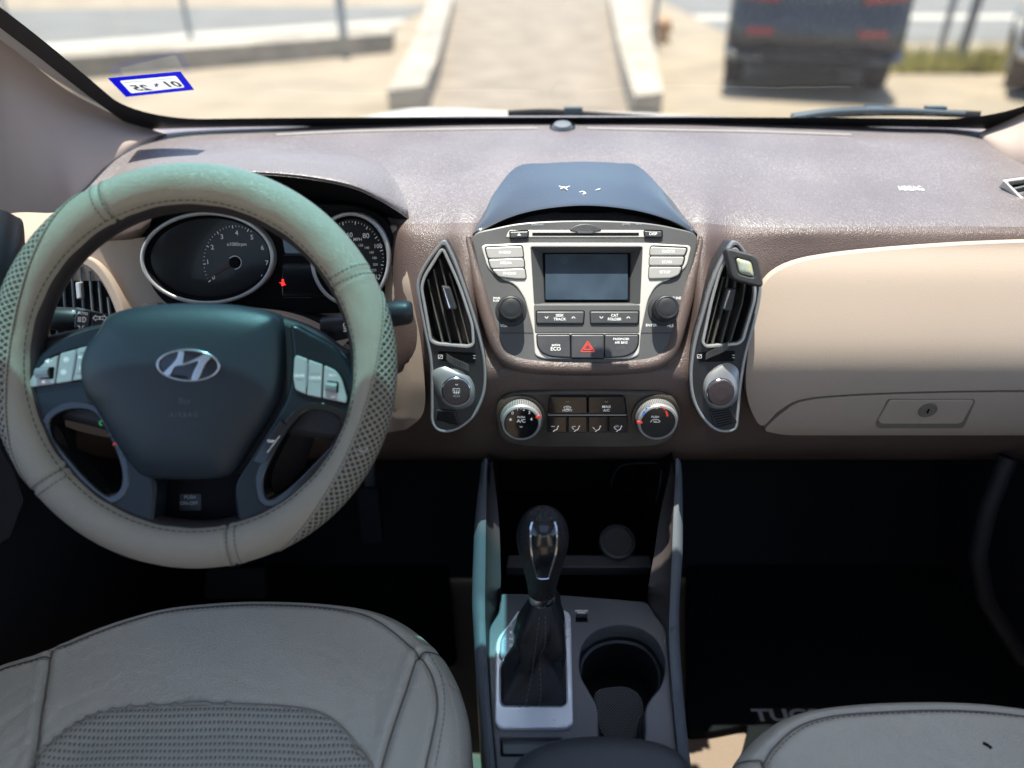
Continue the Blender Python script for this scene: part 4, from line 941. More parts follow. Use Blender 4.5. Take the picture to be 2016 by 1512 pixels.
b = MB(); FG = Fr(py(1816, 815, .7235), -8); b.plate(FG, rc([(1748, 786), (1918, 786), (1920, 791), (1897, 843), (1727, 843), (1726, 830)], 7), M['groove'], .0012, -.01, 0); b.build('latch_recess', gd)
b = MB(); q = FG.w(*FG.px(1826, 807, .0022), .0022); b.lathe(q, FG.n, [(.0105, 0), (.0105, .0015), (.0095, .002), (.009, .0012)], M['groove'], 32); b.box(q + FG.n * .002, (.0015, .001, .006), M['void']); b.build('lock', lt)
# right end vent, cut by the picture edge
FV = Fr(dp(2010, 385), 55, -10); b = MB(); vo = rc([(1973, 353), (2080, 338), (2090, 440), (2035, 418)], [8, 4, 10, 14])
b.plate(FV, vo, M['silver'], .004, -.01, .0012, holes=[rc([(1984, 358), (2080, 346), (2080, 428), (2036, 408)], [5, 3, 5, 6])]); ev = b.build('air_vent', DT, label='small silver framed vent at the right end of the dashboard')
b = MB(); b.plate(FV, vo, M['void'], -.004, -.012, 0)
b.build('duct', ev)
for i in range(4):
    b = MB(); b.ribbon(FV, [(1992 + i * 10, 372 + i * 9), (2085, 350 + i * 16)], 4, M['rail'], .001); b.build('slat', ev)
# ---- driver side beige panel
YL = lambda u, v: interp([(430, .842), (480, .838), (560, .826), (640, .812), (700, .80), (760, .79), (830, .785), (870, .80)], v)
lt_ = cr([(20, 560), (60, 500), (120, 474), (200, 474), (290, 468), (420, 455), (560, 450), (690, 445), (765, 440), (775, 446), (780, 452)], 6, False)
lb_ = cr([(20, 640), (60, 720), (120, 800), (200, 850), (300, 865), (430, 870), (560, 868), (690, 864), (760, 858), (815, 840), (836, 800)], 6, False)
# right boundary runs (780,452)-(822,640)-(836,800)
def lfix(rows_): return rows_
b = MB(); rows_ = []
rb = cr([(780, 446), (798, 520), (812, 590), (826, 660), (834, 730), (837, 790), (828, 822), (800, 845)], 4, False)
lb2 = cr([(60, 520), (30, 600), (20, 700), (40, 760), (70, 800), (110, 830), (160, 850), (220, 862)], 4, False)
n_ = len(rb)
topv = cr([(60, 520), (120, 474), (230, 472), (300, 466), (500, 452), (650, 446), (780, 446)], 10, False)
botv = cr([(220, 862), (350, 868), (500, 868), (620, 864), (700, 858), (760, 852), (800, 845)], 10, False)
m_ = len(topv)
for j in range(n_):
    tv = j / (n_ - 1); row = []
    for i in range(m_):
        tu = i / (m_ - 1)
        u = (1 - tv) * topv[i][0] + tv * botv[i][0] + (1 - tu) * lb2[j][0] + tu * rb[j][0] - ((1 - tu) * (1 - tv) * topv[0][0] + tu * (1 - tv) * topv[-1][0] + (1 - tu) * tv * botv[0][0] + tu * tv * botv[-1][0])
        v = (1 - tv) * topv[i][1] + tv * botv[i][1] + (1 - tu) * lb2[j][1] + tu * rb[j][1] - ((1 - tu) * (1 - tv) * topv[0][1] + tu * (1 - tv) * topv[-1][1] + (1 - tu) * tv * botv[0][1] + tu * tv * botv[-1][1])
        dYr = interp([(0, 0), (720, 0), (775, -.018), (800, -.044), (840, -.064)], u) * interp([(430, .1), (480, .45), (560, 1)], v)
        row.append(py(u, v, YL(u, v) + dYr))
    rows_.append(row)
bk = Vector((0, .006, 0)); rows_ = [[p + bk for p in rows_[0]]] + rows_ + [[p + bk for p in rows_[-1]]]; rows_ = [[r_[0] + bk] + r_ + [r_[-1] + bk] for r_ in rows_]
b.grid(rows_, M['beige'], flip=True); b.build('driver_trim_panel', DT, label='beige driver side trim panel')
# left end vent seen through the steering wheel
FE = Fr(py(170, 570, .818), 20); b = MB()
vo = cr([(70, 640), (85, 560), (110, 515), (150, 503), (185, 513), (215, 548), (240, 600), (250, 650), (240, 690), (120, 690), (80, 680)], 6)
vi = cr([(88, 640), (98, 570), (118, 530), (150, 519), (180, 532), (205, 565), (226, 612), (234, 650), (226, 672), (130, 676), (95, 668)], 6)
b.plate(FE, vo, M['beige'], .005, -.01, .002, holes=[vi]); ev = b.build('air_vent', DT, label='beige framed round vent left of the steering wheel')
b = MB(); b.plate(FE, inset(vi, -1) if False else vi, M['void'], -.006, -.02, 0); b.build('duct', ev)
for i in range(7):
    x = 103 + i * 18; yt = interp([(100, 560), (120, 532), (150, 523), (180, 536), (205, 570), (225, 620)], x)
    b = MB(); P = [(x, yt), (x + 10, 672)]; b.ribbon(FE, P, 2.6, M['slat'], .0005); b.ribbon(FE, [(p[0] + 2.5, p[1]) for p in P], 3.5, M['black'], -.003); b.build('slat', ev)
b = MB(); b.plate(FE, rc([(147, 556), (158, 555), (161, 588), (150, 590)], 3), M['silver'], .006, 0, .002); b.build('thumb_tab', ev)
b = MB(); FB = Fr(py(293, 605, .817), 22); b.plate(FB, rc([(279, 598), (312, 597), (312, 616), (280, 616)], 3), M['beige'], .0035, -.002, .0012); b.build('blank_switch', DT)
# brown leathery cheek left of the gauges
b = MB(); loft_px(b, [[(170, 428, .90), (215, 400, .885), (262, 384, .87), (300, 378, .855)], [(160, 452, .872), (210, 432, .85), (262, 415, .838), (306, 405, .825)], [(165, 474, .845), (215, 468, .832), (262, 458, .822), (296, 438, .815)], [(180, 476, .850), (225, 475, .845), (268, 470, .84), (294, 452, .84)]], M['brown'], flip=True)
b.build('cluster_cheek', DT)
# ---- instrument hood
h0 = [(186, 372, .955), (236, 325, 1.0), (300, 303, 1.03), (400, 293, 1.045), (500, 290, 1.05), (600, 292, 1.045), (690, 302, 1.03), (745, 320, .99), (782, 362, .92), (802, 405, .86)]
h1 = [(187, 392, .90), (238, 350, .91), (300, 326, .92), (400, 314, .92), (500, 312, .92), (600, 315, .92), (690, 326, .915), (745, 348, .90), (782, 385, .875), (803, 410, .852)]
h2 = [(189, 412, .865), (240, 372, .85), (300, 345, .83), (400, 333, .82), (500, 331, .82), (600, 338, .82), (690, 354, .822), (745, 378, .83), (785, 402, .842), (804, 416, .845)]
h3 = [(192, 424, .858), (243, 388, .84), (302, 360, .815), (402, 346, .806), (502, 344, .806), (600, 352, .806), (690, 370, .81), (745, 394, .82), (785, 418, .835), (804, 432, .842)]
h4 = [(200, 432, .875), (250, 402, .86), (306, 384, .85), (404, 366, .84), (502, 364, .84), (600, 372, .84), (690, 390, .842), (745, 412, .848), (785, 436, .853), (803, 448, .856)]
h5 = [(215, 440, .90), (262, 420, .89), (310, 408, .88), (406, 396, .875), (502, 394, .875), (600, 400, .875), (690, 412, .875), (745, 430, .875), (780, 446, .872), (800, 460, .872)]
b = MB(); rr_ = loft_px(b, [h0, h1, h2, h3], M['pad'], flip=True)
b.grid([[py(*p) for p in cr(l, 6, False)] for l in (h3, h4, h5)], M['darktrim'], flip=True)
b.build('instrument_hood', DT)
# ---- instrument cluster
FI = Fr(py(520, 520, .822), 16)
b = MB(); co = cr([(284, 470), (310, 432), (360, 408), (430, 398), (520, 396), (620, 400), (700, 405), (755, 430), (778, 480), (782, 530), (765, 590), (720, 612), (620, 618), (500, 620), (400, 616), (330, 600), (290, 550), (278, 505)], 5)
b.plate(FI, co, M['void'], .002, -.03, .002); cl = b.build('instrument_cluster', DT)
def gauge(cx, cy, rx, ry, silver, marks):
    b = MB(); E = ell(cx, cy, rx, ry, 72); Q = [FI.px(p[0], p[1], .012) for p in E]
    if area(Q) < 0: Q.reverse()
    b.plate(FI, Q, M['silver'], .014, 0, .0018, holes=[inset(Q, .0046)], loc=True, steps=3); ring = b.build('gauge_ring', cl)
    b = MB(); b.grid([[FI.w(*q, .012) for q in inset(Q, .0046)], [FI.w(*q, .004) for q in inset(Q, .0085)]], M['void'], cu=True, flip=True)
    b.poly(FI, [inset(Q, .008)], .0042, M['lens'])
    for t, u, v, s_ in marks['num']: b.text(FI, t, u, v, s_, M['gprint'], .0048)
    for (u0, v0, u1, v1, w_) in marks['tick']: b.ribbon(FI, [(u0, v0), (u1, v1)], w_, M['gprint'], .0047)
    return b, ring
M['gprint'] = mat('gauge_print', (.40, .41, .43), .5, emit=((1, 1, 1), .05))
def ticks(cx, cy, rx, ry, a0, a1, n, maj, rot=0):
    o = []
    for i in range(n):
        a = R(lerp(a0, a1, i / (n - 1))); k = .90 if i % maj else .86; c_, s_ = math.cos(a), -math.sin(a)
        o.append((cx + rx * k * c_, cy + ry * k * s_, cx + rx * .94 * c_, cy + ry * .94 * s_, 1.0 if i % maj else 1.8))
    return o
b, ring = gauge(408, 508, 132, 92, 0, {'num': [(str(i), u, v, 9) for i, (u, v) in enumerate([(420, 546), (409, 516), (418, 487), (437, 466.5), (466, 459), (496, 467.5), (516.5, 488), (525.5, 518), (517, 546)])] + [('x1000rpm', 466, 481, 6.5)],
     'tick': ticks(462, 515, 66, 76, 214, 58, 27, 5)})
b.ribbon(FI, ell(462, 517, 13, 13, 20, 0, -90, 140), 1.2, M['gprint'], .0050); b.build('tachometer', ring)
b = MB(); b.ribbon(FI, [(462, 517), (438, 531), (408, 549)], [5, 4, 2], M['needle'], .0075); b.lathe(FI.w(*FI.px(462, 517, .006), .0045), FI.n, [(.006, 0), (.006, .004), (.005, .005)], M['void'], 24); b.build('needle', ring)
b, ring = gauge(690, 510, 79, 93, 1, {'num': [('40', 655, 487, 9), ('60', 688, 463, 9), ('80', 720.5, 464.5, 9.5), ('MPH', 704, 471.5, 6), ('120', 710, 483, 4.6), ('140', 722, 488, 4.6), ('160', 731, 497, 4.6), ('180', 737, 508, 4.6), ('200', 739, 521, 4.6), ('220', 736, 532, 4.6), ('100', 744, 485, 8), ('120', 747, 545, 8), ('20', 640, 530, 9)],
     'tick': ticks(690, 512, 70, 82, 215, -30, 45, 4)}); b.build('speedometer', ring)
b = MB(); b.plate(FI, rc([(548, 432), (640, 432), (640, 500), (560, 500)], 5), M['screen'], .006, .001, .001); b.build('trip_display', cl)
b = MB(); b.plate(FI, [(480, 424), (512, 421), (500, 432)], M['silver'], .008, .002, .0006); b.build('trim_fin', cl)
b = MB(); b.plate(FI, ell(556.5, 552, 2.4, 2.4, 12), M['redlamp'], .006, .004, 0); b.plate(FI, rc([(553, 555), (560, 555), (559, 563), (554, 563)], 2), M['redlamp'], .006, .004, 0); b.ribbon(FI, [(550, 556), (563, 561)], 1.4, M['redlamp'], .0065); b.build('warning_light', cl)
b = MB()
for v_ in (502, 520, 586): b.ribbon(FI, [(558, v_), (612, v_)], 1, M['dkbutton'], .0062)
b.plate(FI, rc([(555, 522), (640, 522), (640, 584), (555, 584)], 3), M['gloss'], .005, .001, .001); b.build('lower_display', cl)
# ---- steering column and stalks
SC = thing('steering_column', 'steering column shroud with its two black control stalks', 'steering column', pd(380, 760, .80))
b = MB(); loft_px(b, [[(270, 640, .79), (330, 612, .80), (420, 603, .80), (520, 606, .80), (600, 622, .795), (690, 668, .78)], [(260, 662, .735), (330, 632, .735), (420, 622, .735), (520, 624, .735), (600, 642, .735), (670, 690, .735)], [(250, 740, .69), (330, 720, .68), (420, 715, .68), (520, 720, .68), (600, 730, .68), (650, 760, .69)], [(270, 900, .70), (330, 920, .69), (420, 930, .69), (520, 920, .69), (580, 900, .70), (620, 860, .71)], [(290, 960, .80), (350, 980, .80), (420, 985, .80), (500, 980, .80), (560, 960, .80), (600, 920, .80)]], M['shroud'], flip=True)
b.build('shroud', SC)
b = MB(); loft_px(b, [[(300, 606, .835), (400, 612, .83), (500, 612, .83), (600, 612, .83), (690, 622, .83)], [(310, 614, .80), (400, 606, .795), (500, 606, .795), (600, 620, .79), (700, 650, .79)], [(300, 640, .79), (400, 625, .79), (500, 625, .79), (600, 640, .785), (690, 680, .785)]], M['darktrim'], flip=True); b.build('column_gaiter', SC)
def stalk(pts, rad, flat=1.0):
    P = cr([tuple(pd(*p)) for p in pts], 6, False); n = len(P)
    rr = [interp([(i / (len(rad) - 1), r_) for i, r_ in enumerate(rad)], i / (n - 1)) for i in range(n)]
    b = MB(); b.tube(P, rr, M['black'], 20, sq=flat); return b
b = stalk([(86, 626, .775), (120, 628, .775), (160, 630, .778), (200, 636, .782), (260, 650, .79)], [.010, .0125, .0125, .0115, .010, .009], 1)
ST = b.build('turn_signal_stalk', SC)
FT = Fr(pd(158, 628, .765) , 34); b = MB()
b.plate(FT, rc([(148, 604), (178, 611), (173, 651), (144, 645)], 3), M['dkbutton'], .0012, -.012, .002); b.text(FT, 'AUTO', 163, 617, 5, M['white'], .0016, rot=-8)
b.ribbon(FT, ell(163, 629, 6, 5, 10, 0, -90, 90), 1.3, M['white'], .0016); b.ribbon(FT, [(163, 624), (163, 634)], 1.3, M['white'], .0016)
for k_ in range(4): b.ribbon(FT, [(153, 625 + k_ * 2.6), (160, 625 + k_ * 2.6)], 1.1, M['white'], .0016)
b.ribbon(FT, ell(153, 645, 4, 4, 8, 0, 90, -90), 1.1, M['white'], .0016); b.ribbon(FT, ell(166, 645, 4, 4, 8, 0, 90, 270), 1.1, M['white'], .0016)
b.plate(FT, [(142, 610), (148, 612), (142, 615)], M['white'], .0016, .0, 0); b.build('light_switch_collar', ST)
b = MB()
for s_, cx in ((-1, 190), (1, 203)):
    A_ = [(cx + s_ * 7, 626), (cx + s_ * 1, 620.5), (cx + s_ * 1, 623.5), (cx - s_ * 6, 623.5), (cx - s_ * 6, 628.5), (cx + s_ * 1, 628.5), (cx + s_ * 1, 631.5), (cx + s_ * 7, 626)]
    b.ribbon(FT, A_, 1.2, M['white'], .0022)
b.plate(FT, rc([(180, 612), (228, 622), (228, 640), (178, 646)], 3), M['black'], .0014, -.012, .002); b.build('arrow_symbols', ST)
b = stalk([(636, 648, .775), (662, 646, .775), (700, 640, .775), (745, 630, .778)], [.0125, .0135, .0115, .010]); WS_ = b.build('wiper_stalk', SC)
b = stalk([(735, 634, .778), (755, 625, .775), (775, 618, .772), (800, 615, .770), (812, 614, .770)], [.009, .0125, .0135, .0135, .0125, .0095], 1); b.build('stalk_tip', WS_)
FT2 = Fr(pd(688, 640, .762), 34); b = MB(); b.ribbon(FT2, ell(680, 640, 4, 4, 8), 1.2, M['white'], .002); b.ribbon(FT2, [(676, 646), (690, 650)], 1.5, M['white'], .002); b.text(FT2, 'INT', 681, 651, 4, M['white'], .002, rot=20); b.build('wiper_symbols', WS_)
# ================================================================== steering wheel
FWH = Fr(pd(377, 718, .72), 30)
WR, Wr = .1765, .0205
c0 = FWH.px(382, 723)
W0 = FWH.w(*c0)
SW = thing('steering_wheel', 'steering wheel in a pale beige stitched leather cover with mesh grip patches', 'steering wheel', W0)
def rim(phi, th, off=0.0, Rm=WR, rr=Wr, zs=.92):
    d = FWH.ex * math.cos(phi) + FWH.ey * math.sin(phi); q = rr + off
    return W0 + d * (Rm + q * math.cos(th)) + FWH.n * q * zs * math.sin(th)
# inner dark rim of the wheel itself
b = MB(); NP = 160
b.grid([[rim(2 * math.pi * i / NP, 2 * math.pi * j / 16, 0, WR - .0085, .0165, 1.0) - FWH.n * .007 for j in range(16)] for i in range(NP)], M['rimdark'], cu=True, cv=True, flip=True); b.build('rim', SW)
b = MB(); NP = 360; NT = 40; rn = random.Random(5); wob = [rn.uniform(-1, 1) for _ in range(60)]
seams = [R(116), R(28.6), R(-78), R(218)]
def cov(phi, th):
    off = 0
    for s_ in seams:
        d = (phi - s_ + math.pi) % (2 * math.pi) - math.pi; off -= .0014 * math.exp(-(d * WR / .0016) ** 2); off += .0007 * math.exp(-((abs(d) * WR - .0045) / .003) ** 2)
    a = th - R(150); off -= .0012 * math.exp(-(a * Wr / .0013) ** 2)
    i = phi / (2 * math.pi) * 30; off += .00035 * math.sin(phi * 23 + 2 * math.sin(th * 2)) * math.sin(th * 1.5 + phi * 7) * max(0, math.cos(th - R(140)))
    return rim(phi, th, off)
b.grid([[cov(2 * math.pi * i / NP, R(-115) + R(308) * j / NT) for j in range(NT + 1)] for i in range(NP)], M['cover'], cv=True, flip=True)
cover = b.build('leather_cover', SW)
# mesh grip patches
def patch(a0, a1, tmax, tmin=-95):
    b = MB(); rows = []; N_, K_ = 110, 18
    for i in range(N_ + 1):
        t = i / N_; ph = R(lerp(a0, a1, t)); top = lerp(-20, tmax, math.sin(math.pi * t) ** .55)
        rows.append([(ph, R(lerp(tmin, top, j / K_))) for j in range(K_ + 1)])
    b.grid([[rim(p, t, .0006 * min(1, 6 * min(1, (K_ - j) / K_)) + .0003) for j, (p, t) in enumerate(r_)] for r_ in rows], M['mesh'], uvf=lambda i, j: (rows[i][j][0] * (WR + Wr), rows[i][j][1] * Wr), flip=True)
    b.build('mesh_grip', cover)
    return [(r_[-1][0], r_[-1][1]) for r_ in rows]
e1 = patch(-67, 22, 98); e2 = patch(120, 218, 112)
def stitches(b, path, m, L=.0038, gap=.0016, r=.00045, lift=.0004):
    acc = 0; on = True; seg = [path[0]]
    for p, q in zip(path, path[1:]):
        d = (q - p).length; pos = 0
        while pos < d:
            lim = (L if on else gap) - acc; st = min(lim, d - pos); pos += st; acc += st; x = p.lerp(q, pos / d)
            if on: seg.append(x)
            if acc >= (L if on else gap) - 1e-9:
                if on and len(seg) > 1: b.tube([seg[0], seg[len(seg) // 2], seg[-1]], r, m, 5)
                on = not on; acc = 0; seg = [x]
b = MB()
stitches(b, [rim(2 * math.pi * i / 300, R(148), -.0002) for i in range(301)], M['stitch'], .0045, .0022, .0006)
for e in (e1, e2):
    for dt in (3.5,): stitches(b, [rim(p, t + R(dt) , .0004) for p, t in e], M['stitch'], .0030, .0014, .00042)
    b.tube([rim(p, t, .0006) for p, t in e], .0008, M['cover'], 6)
for s_ in seams:
    for d in (-.024, .024): stitches(b, [rim(s_ + d + .03 * math.sin(t_ * .6), t_, .0006) for t_ in [R(-60 + 12 * k) for k in range(19)]], M['stitch'], .0030, .0014, .00045)
b.build('stitching', cover)
b = MB(); p = pd(716, 884, .693); b.tube(cr([tuple(pd(706, 887, .697)), tuple(pd(712, 889, .695)), tuple(pd(720, 886, .693)), tuple(pd(725, 881, .693))], 4, False), .0006, M['stitchlt'], 5); b.build('loose_thread', cover)
# hub and spokes
FH2 = Fr(W0, 30)
b = MB()
pad = cr([(222, 652), (240, 622), (300, 605), (390, 599), (480, 603), (548, 618), (566, 640), (569, 700), (563, 770), (545, 815), (508, 872), (478, 920), (450, 934), (380, 937), (318, 933), (290, 915), (252, 862), (222, 808), (196, 770), (188, 720), (200, 680)], 6)
b.dome(FH2, pad, M['airbag'], [(1, -.022), (1, .000), (.995, .0035), (.975, .0075), (.94, .0105), (.88, .0135), (.78, .0165), (.65, .0190), (.5, .0205), (.34, .0212), (.16, .0215)], hfun=lambda a, b_, s_: -.0055 * max(0, (b_ - FH2.px(380, 660)[1]) / .03) ** 1.6 * (1 if s_ > 0 else 1) if b_ > FH2.px(380, 660)[1] else 0)
hub = b.build('airbag_cover', SW)
hh = .0200
b = MB()
b.dome(FH2, ell(370, 719.5, 70, 36, 64, 2), M['airbag'], [(1, hh - .004), (.98, hh + .0008), (.93, hh + .0012)], cap=False)
b.plate(FH2, ell(370, 719.5, 61, 31, 64, 2), M['gloss'], hh + .0015, hh - .004, .0003)
E = [FH2.px(p[0], p[1], hh + .003) for p in ell(370.5, 719.5, 63, 32.5, 72, 2)]
if area(E) < 0: E.reverse()
b.plate(FH2, E, M['emblem'], hh + .0036, hh, .0009, holes=[inset(E, .0022)], loc=True, steps=3)
def z2(pts): return [(x / 4.2, 600 + y / 4.2) for x, y in pts]
b.plate(FH2, z2(cr([(1340, 575), (1400, 590), (1440, 520), (1510, 505), (1600, 480), (1640, 470), (1600, 550), (1580, 630), (1640, 615), (1690, 500), (1745, 430), (1700, 400), (1640, 430), (1540, 475), (1510, 470), (1520, 390), (1480, 378), (1460, 440), (1420, 490), (1370, 540)], 3)), M['emblem'], hh + .0034, hh, .0009, steps=3)
b.build('emblem', hub)
b = MB(); hp = hh + .0018
for ln in ([(354, 782), (354, 795)], [(354, 784), (363, 789), (374, 789)], [(354, 793), (361, 791)], [(361, 791), (364, 795), (371, 794), (373, 790)]): b.ribbon(FH2, ln, 1.5, M['emb'], hp + .0002)
for i, c_ in enumerate('AIRBAG'): b.text(FH2, c_, [338.5, 346.5, 354.5, 364, 374, 385.5][i] , 817, 9, M['emb'], hp, bold=.01)
b.build('embossed_lettering', hub)
# spoke body: dark backing plus satin trim with two side openings
b = MB()
bk = cr([(60, 700), (80, 665), (140, 648), (230, 630), (300, 612), (380, 606), (460, 608), (550, 622), (620, 650), (668, 685), (708, 700), (712, 780), (690, 850), (660, 870), (540, 860), (500, 930), (380, 930), (260, 930), (228, 860), (90, 820), (50, 790)], 5)
b.plate(FH2, bk, M['shroud'], -.012, -.040, .008, steps=3); b.build('spoke_backing', SW)
hs = .0025
lsp = cr([(48, 785), (52, 745), (72, 705), (104, 676), (150, 655), (205, 641), (228, 634), (212, 660), (196, 690), (187, 725), (194, 768), (216, 805), (248, 862), (280, 910), (300, 936), (308, 962), (306, 1000), (300, 1034), (280, 1040), (240, 1030), (195, 1008), (140, 960), (95, 902), (62, 842)], 5)
lho = cr([(92, 842), (96, 822), (120, 806), (150, 800), (180, 804), (200, 820), (222, 860), (240, 905), (246, 940), (240, 968), (222, 982), (200, 976), (165, 945), (130, 905), (102, 868)], 5)
rsp = cr([(572, 640), (610, 655), (648, 678), (680, 712), (700, 755), (698, 800), (690, 845), (660, 900), (620, 955), (575, 1000), (530, 1025), (490, 1038), (470, 1036), (462, 1000), (460, 965), (470, 935), (498, 890), (532, 836), (560, 790), (572, 740), (574, 690)], 5)
rho = cr([(680, 838), (665, 815), (635, 803), (600, 805), (572, 830), (545, 870), (520, 920), (512, 955), (520, 985), (545, 985), (585, 955), (630, 910), (662, 875)], 5)
for o_, h_, nm in ((lsp, lho, 'l'), (rsp, rho, 'r')):
    b = MB(); b.plate(FH2, o_, M['spoke'], hs, -.02, .004, steps=4, holes=[h_]); sp_ = b.build('spoke_trim', SW)
    O = [FH2.px(p[0], p[1], hs) for p in h_]
    if area(O) < 0: O.reverse()
    b = MB(); b.plate(FH2, inset(O, -.005), M['gloss'], hs + .0005, -.022, .0016, holes=[inset(O, .0032)], loc=True, steps=3); b.build('glossy_edge', sp_)
    if nm == 'l': LS = sp_
    else: RS = sp_
b = MB(); b.plate(FH2, cr([(262, 1010), (305, 1022), (380, 1035), (440, 1034), (462, 1022), (500, 1018), (520, 1032), (470, 1050), (380, 1056), (290, 1044), (250, 1030)], 4), M['spoke'], -.002, -.02, .003); b.build('lower_bridge', SW)
b = MB(); b.plate(FH2, [(285, 920), (475, 920), (462, 1030), (308, 1030)], M['void'], -.030, -.045, 0); b.build('hub_back', SW)
def sbtn(par, pts, m=M['button'], h=.0055, r=4, **k): return button(par, FH2, pts, m, h, r, h0=.002, **k)
HB = .0057
# left controls: volume rocker, seek buttons, mode
b = MB(); po_ = [(48, 764), (60, 738), (80, 716), (104, 698), (150, 683), (184, 677), (187, 690), (176, 745), (165, 750), (110, 757), (55, 767)]
b.plate(FH2, rc(po_, 6), M['void'], .0032, 0, .0005); b.build('switch_well', LS)
o = sbtn(LS, [(51, 762), (66, 735), (90, 710), (114, 699), (107, 756), (60, 763)], r=[5, 10, 10, 4, 4, 4], gap=False)
o.plate(FH2, rc([(78, 724), (107, 722), (105, 746), (77, 746)], 3), M['void'], .0058, .005, 0)
o.ribbon(FH2, [(91, 713), (95, 711), (95, 707)], 1.2, M['white'], HB); o.plate(FH2, [(89, 709), (92, 709), (96, 706), (96, 716), (92, 713), (89, 713)], M['white'], HB, .005, 0); o.text(FH2, '+', 101, 711, 5, M['white'], HB)
o.plate(FH2, [(82, 750), (85, 750), (88, 748), (88, 756), (85, 754), (82, 754)], M['white'], HB, .005, 0); o.text(FH2, '-', 92, 752, 5, M['white'], HB); o.build('button', LS)
b = MB()
for cyl, prt in (((79, 734.5), LS),):
    a_, c_ = FH2.px(79, 734.5), FH2.px(105, 733); b.tube([FH2.w(*a_, .005), FH2.w(*c_, .005)], .0046, M['slat'], 16)
    for k_ in range(7):
        t_ = R(20 + 23 * k_); b.tube([FH2.w(a_[0], a_[1] + .0046 * math.cos(t_), .005 + .0046 * math.sin(t_)), FH2.w(c_[0], c_[1] + .0046 * math.cos(t_), .005 + .0046 * math.sin(t_))], .0004, M['silver'], 5)
b.build('scroll_wheel', LS)
o = sbtn(LS, [(118, 696), (151, 687), (141, 751), (109, 756)], r=3, gap=False)
for y, s_ in ((708, 1), (733, -1)):
    o.plate(FH2, ell(130 if s_ > 0 else 125, y, 6.3, 6.3, 20), M['radiosilver'], HB, .005, 0); chev(o, FH2, 130 if s_ > 0 else 125, y, s_, M['white'], HB + .0003, 1.5, 3.6)
o.build('button', LS)
o = sbtn(LS, [(152, 686), (182, 679), (184, 690), (175, 742), (165, 747), (142, 750)], r=[3, 6, 3, 4, 6, 3], txt=[], gap=False)
o.text(FH2, 'MODE', 164, 703.5, 5, M['white'], HB); o.ribbon(FH2, [(158, 695), (176, 694)], 1, M['dkbutton'], HB); o.ribbon(FH2, [(150, 735), (167, 735)], 1, M['dkbutton'], HB)
o.ribbon(FH2, [(163, 718), (161, 722), (163, 727)], 1.3, M['white'], HB); o.ribbon(FH2, [(157, 720), (158, 724), (157, 728)], 1.1, M['white'], HB); o.build('button', LS)
b = MB(); b.plate(FH2, rc([(148, 695), (151, 695), (144, 740), (140, 740)], 1.6), M['plumlt'], .0068, .004, .0005); b.build('divider', LS)
# right controls
b = MB(); b.plate(FH2, rc([(577, 698), (588, 698), (640, 716), (665, 728), (680, 750), (690, 790), (680, 798), (640, 788), (580, 770), (575, 745)], 7), M['void'], .0032, 0, .0005); b.build('switch_well', RS)
o = sbtn(RS, [(579, 705), (583, 699), (605, 707), (602, 777), (581, 768), (577, 745)], r=[4, 4, 3, 3, 6, 3], gap=False); o.text(FH2, 'CRUISE', 589, 739.5, 4.6, M['white'], HB)
o.ribbon(FH2, [(582, 746), (596, 748)], .9, M['dkbutton'], HB); o.build('button', RS)
o = sbtn(RS, [(607, 708), (635, 718), (632, 784), (604, 778)], r=3, gap=False); o.text(FH2, 'CANCEL', 620, 744, 4.6, M['white'], HB)
for y in (736, 752):
    for k_ in range(4): o.plate(FH2, ell(613 + 5 * k_, y, 1, 1, 8), M['dkbutton'], HB, .005, 0)
o.build('button', RS)
o = sbtn(RS, [(638, 719), (660, 729), (672, 745), (683, 785), (681, 794), (635, 784)], r=[4, 8, 10, 8, 4, 3], gap=False); o.text(FH2, 'RES +', 655, 739, 4.2, M['white'], HB); o.text(FH2, 'SET -', 658, 782, 4.2, M['white'], HB)
o.plate(FH2, rc([(644, 749), (667, 752), (666, 774), (643, 771)], 3), M['void'], .0058, .005, 0); o.build('button', RS)
b = MB(); a_, c_ = FH2.px(645, 760.5), FH2.px(666, 763); b.tube([FH2.w(*a_, .005), FH2.w(*c_, .005)], .0046, M['slat'], 16)
for k_ in range(7):
    t_ = R(20 + 23 * k_); b.tube([FH2.w(a_[0], a_[1] + .0046 * math.cos(t_), .005 + .0046 * math.sin(t_)), FH2.w(c_[0], c_[1] + .0046 * math.cos(t_), .005 + .0046 * math.sin(t_))], .0004, M['silver'], 5)
b.build('scroll_wheel', RS)
b = MB(); b.plate(FH2, rc([(603, 717), (607, 718), (605, 763), (601, 762)], 1.6), M['plumlt'], .0068, .004, .0005); b.build('divider', RS)
# phone and trip buttons on the lower spokes
b = MB(); b.plate(FH2, [(192, 810), (207, 826), (228, 862), (244, 898), (240, 900), (228, 880), (212, 850), (196, 822)], M['gloss'], .0040, .002, .0005)
b.ribbon(FH2, ell(199.5, 833, 3.4, 4, 10, 0, 60, 300), 1.6, M['green'], .0044); b.ribbon(FH2, ell(226.5, 876, 3.8, 3, 10, 0, -30, 210), 1.6, M['red'], .0044)
b.ribbon(FH2, [(212, 858), (221, 853)], .8, M['dimprint'], .0044); b.build('phone_buttons', LS)
b = MB(); b.plate(FH2, rc([(554, 826), (566, 838), (548, 870), (525, 908), (515, 914), (498, 909), (520, 872)], 4), M['gloss'], .0040, .002, .0008)
b.text(FH2, 'TRIP', 533, 869, 5, M['white'], .0044); b.ribbon(FH2, [(526, 891), (551, 858)], .9, M['white'], .0044); b.build('trip_button', RS)
b = MB(); b.text(FH2, 'PUSH', 374, 979, 7, M['dimprint'], -.0292); b.text(FH2, 'ON-OFF', 372, 991, 7, M['dimprint'], -.0292)
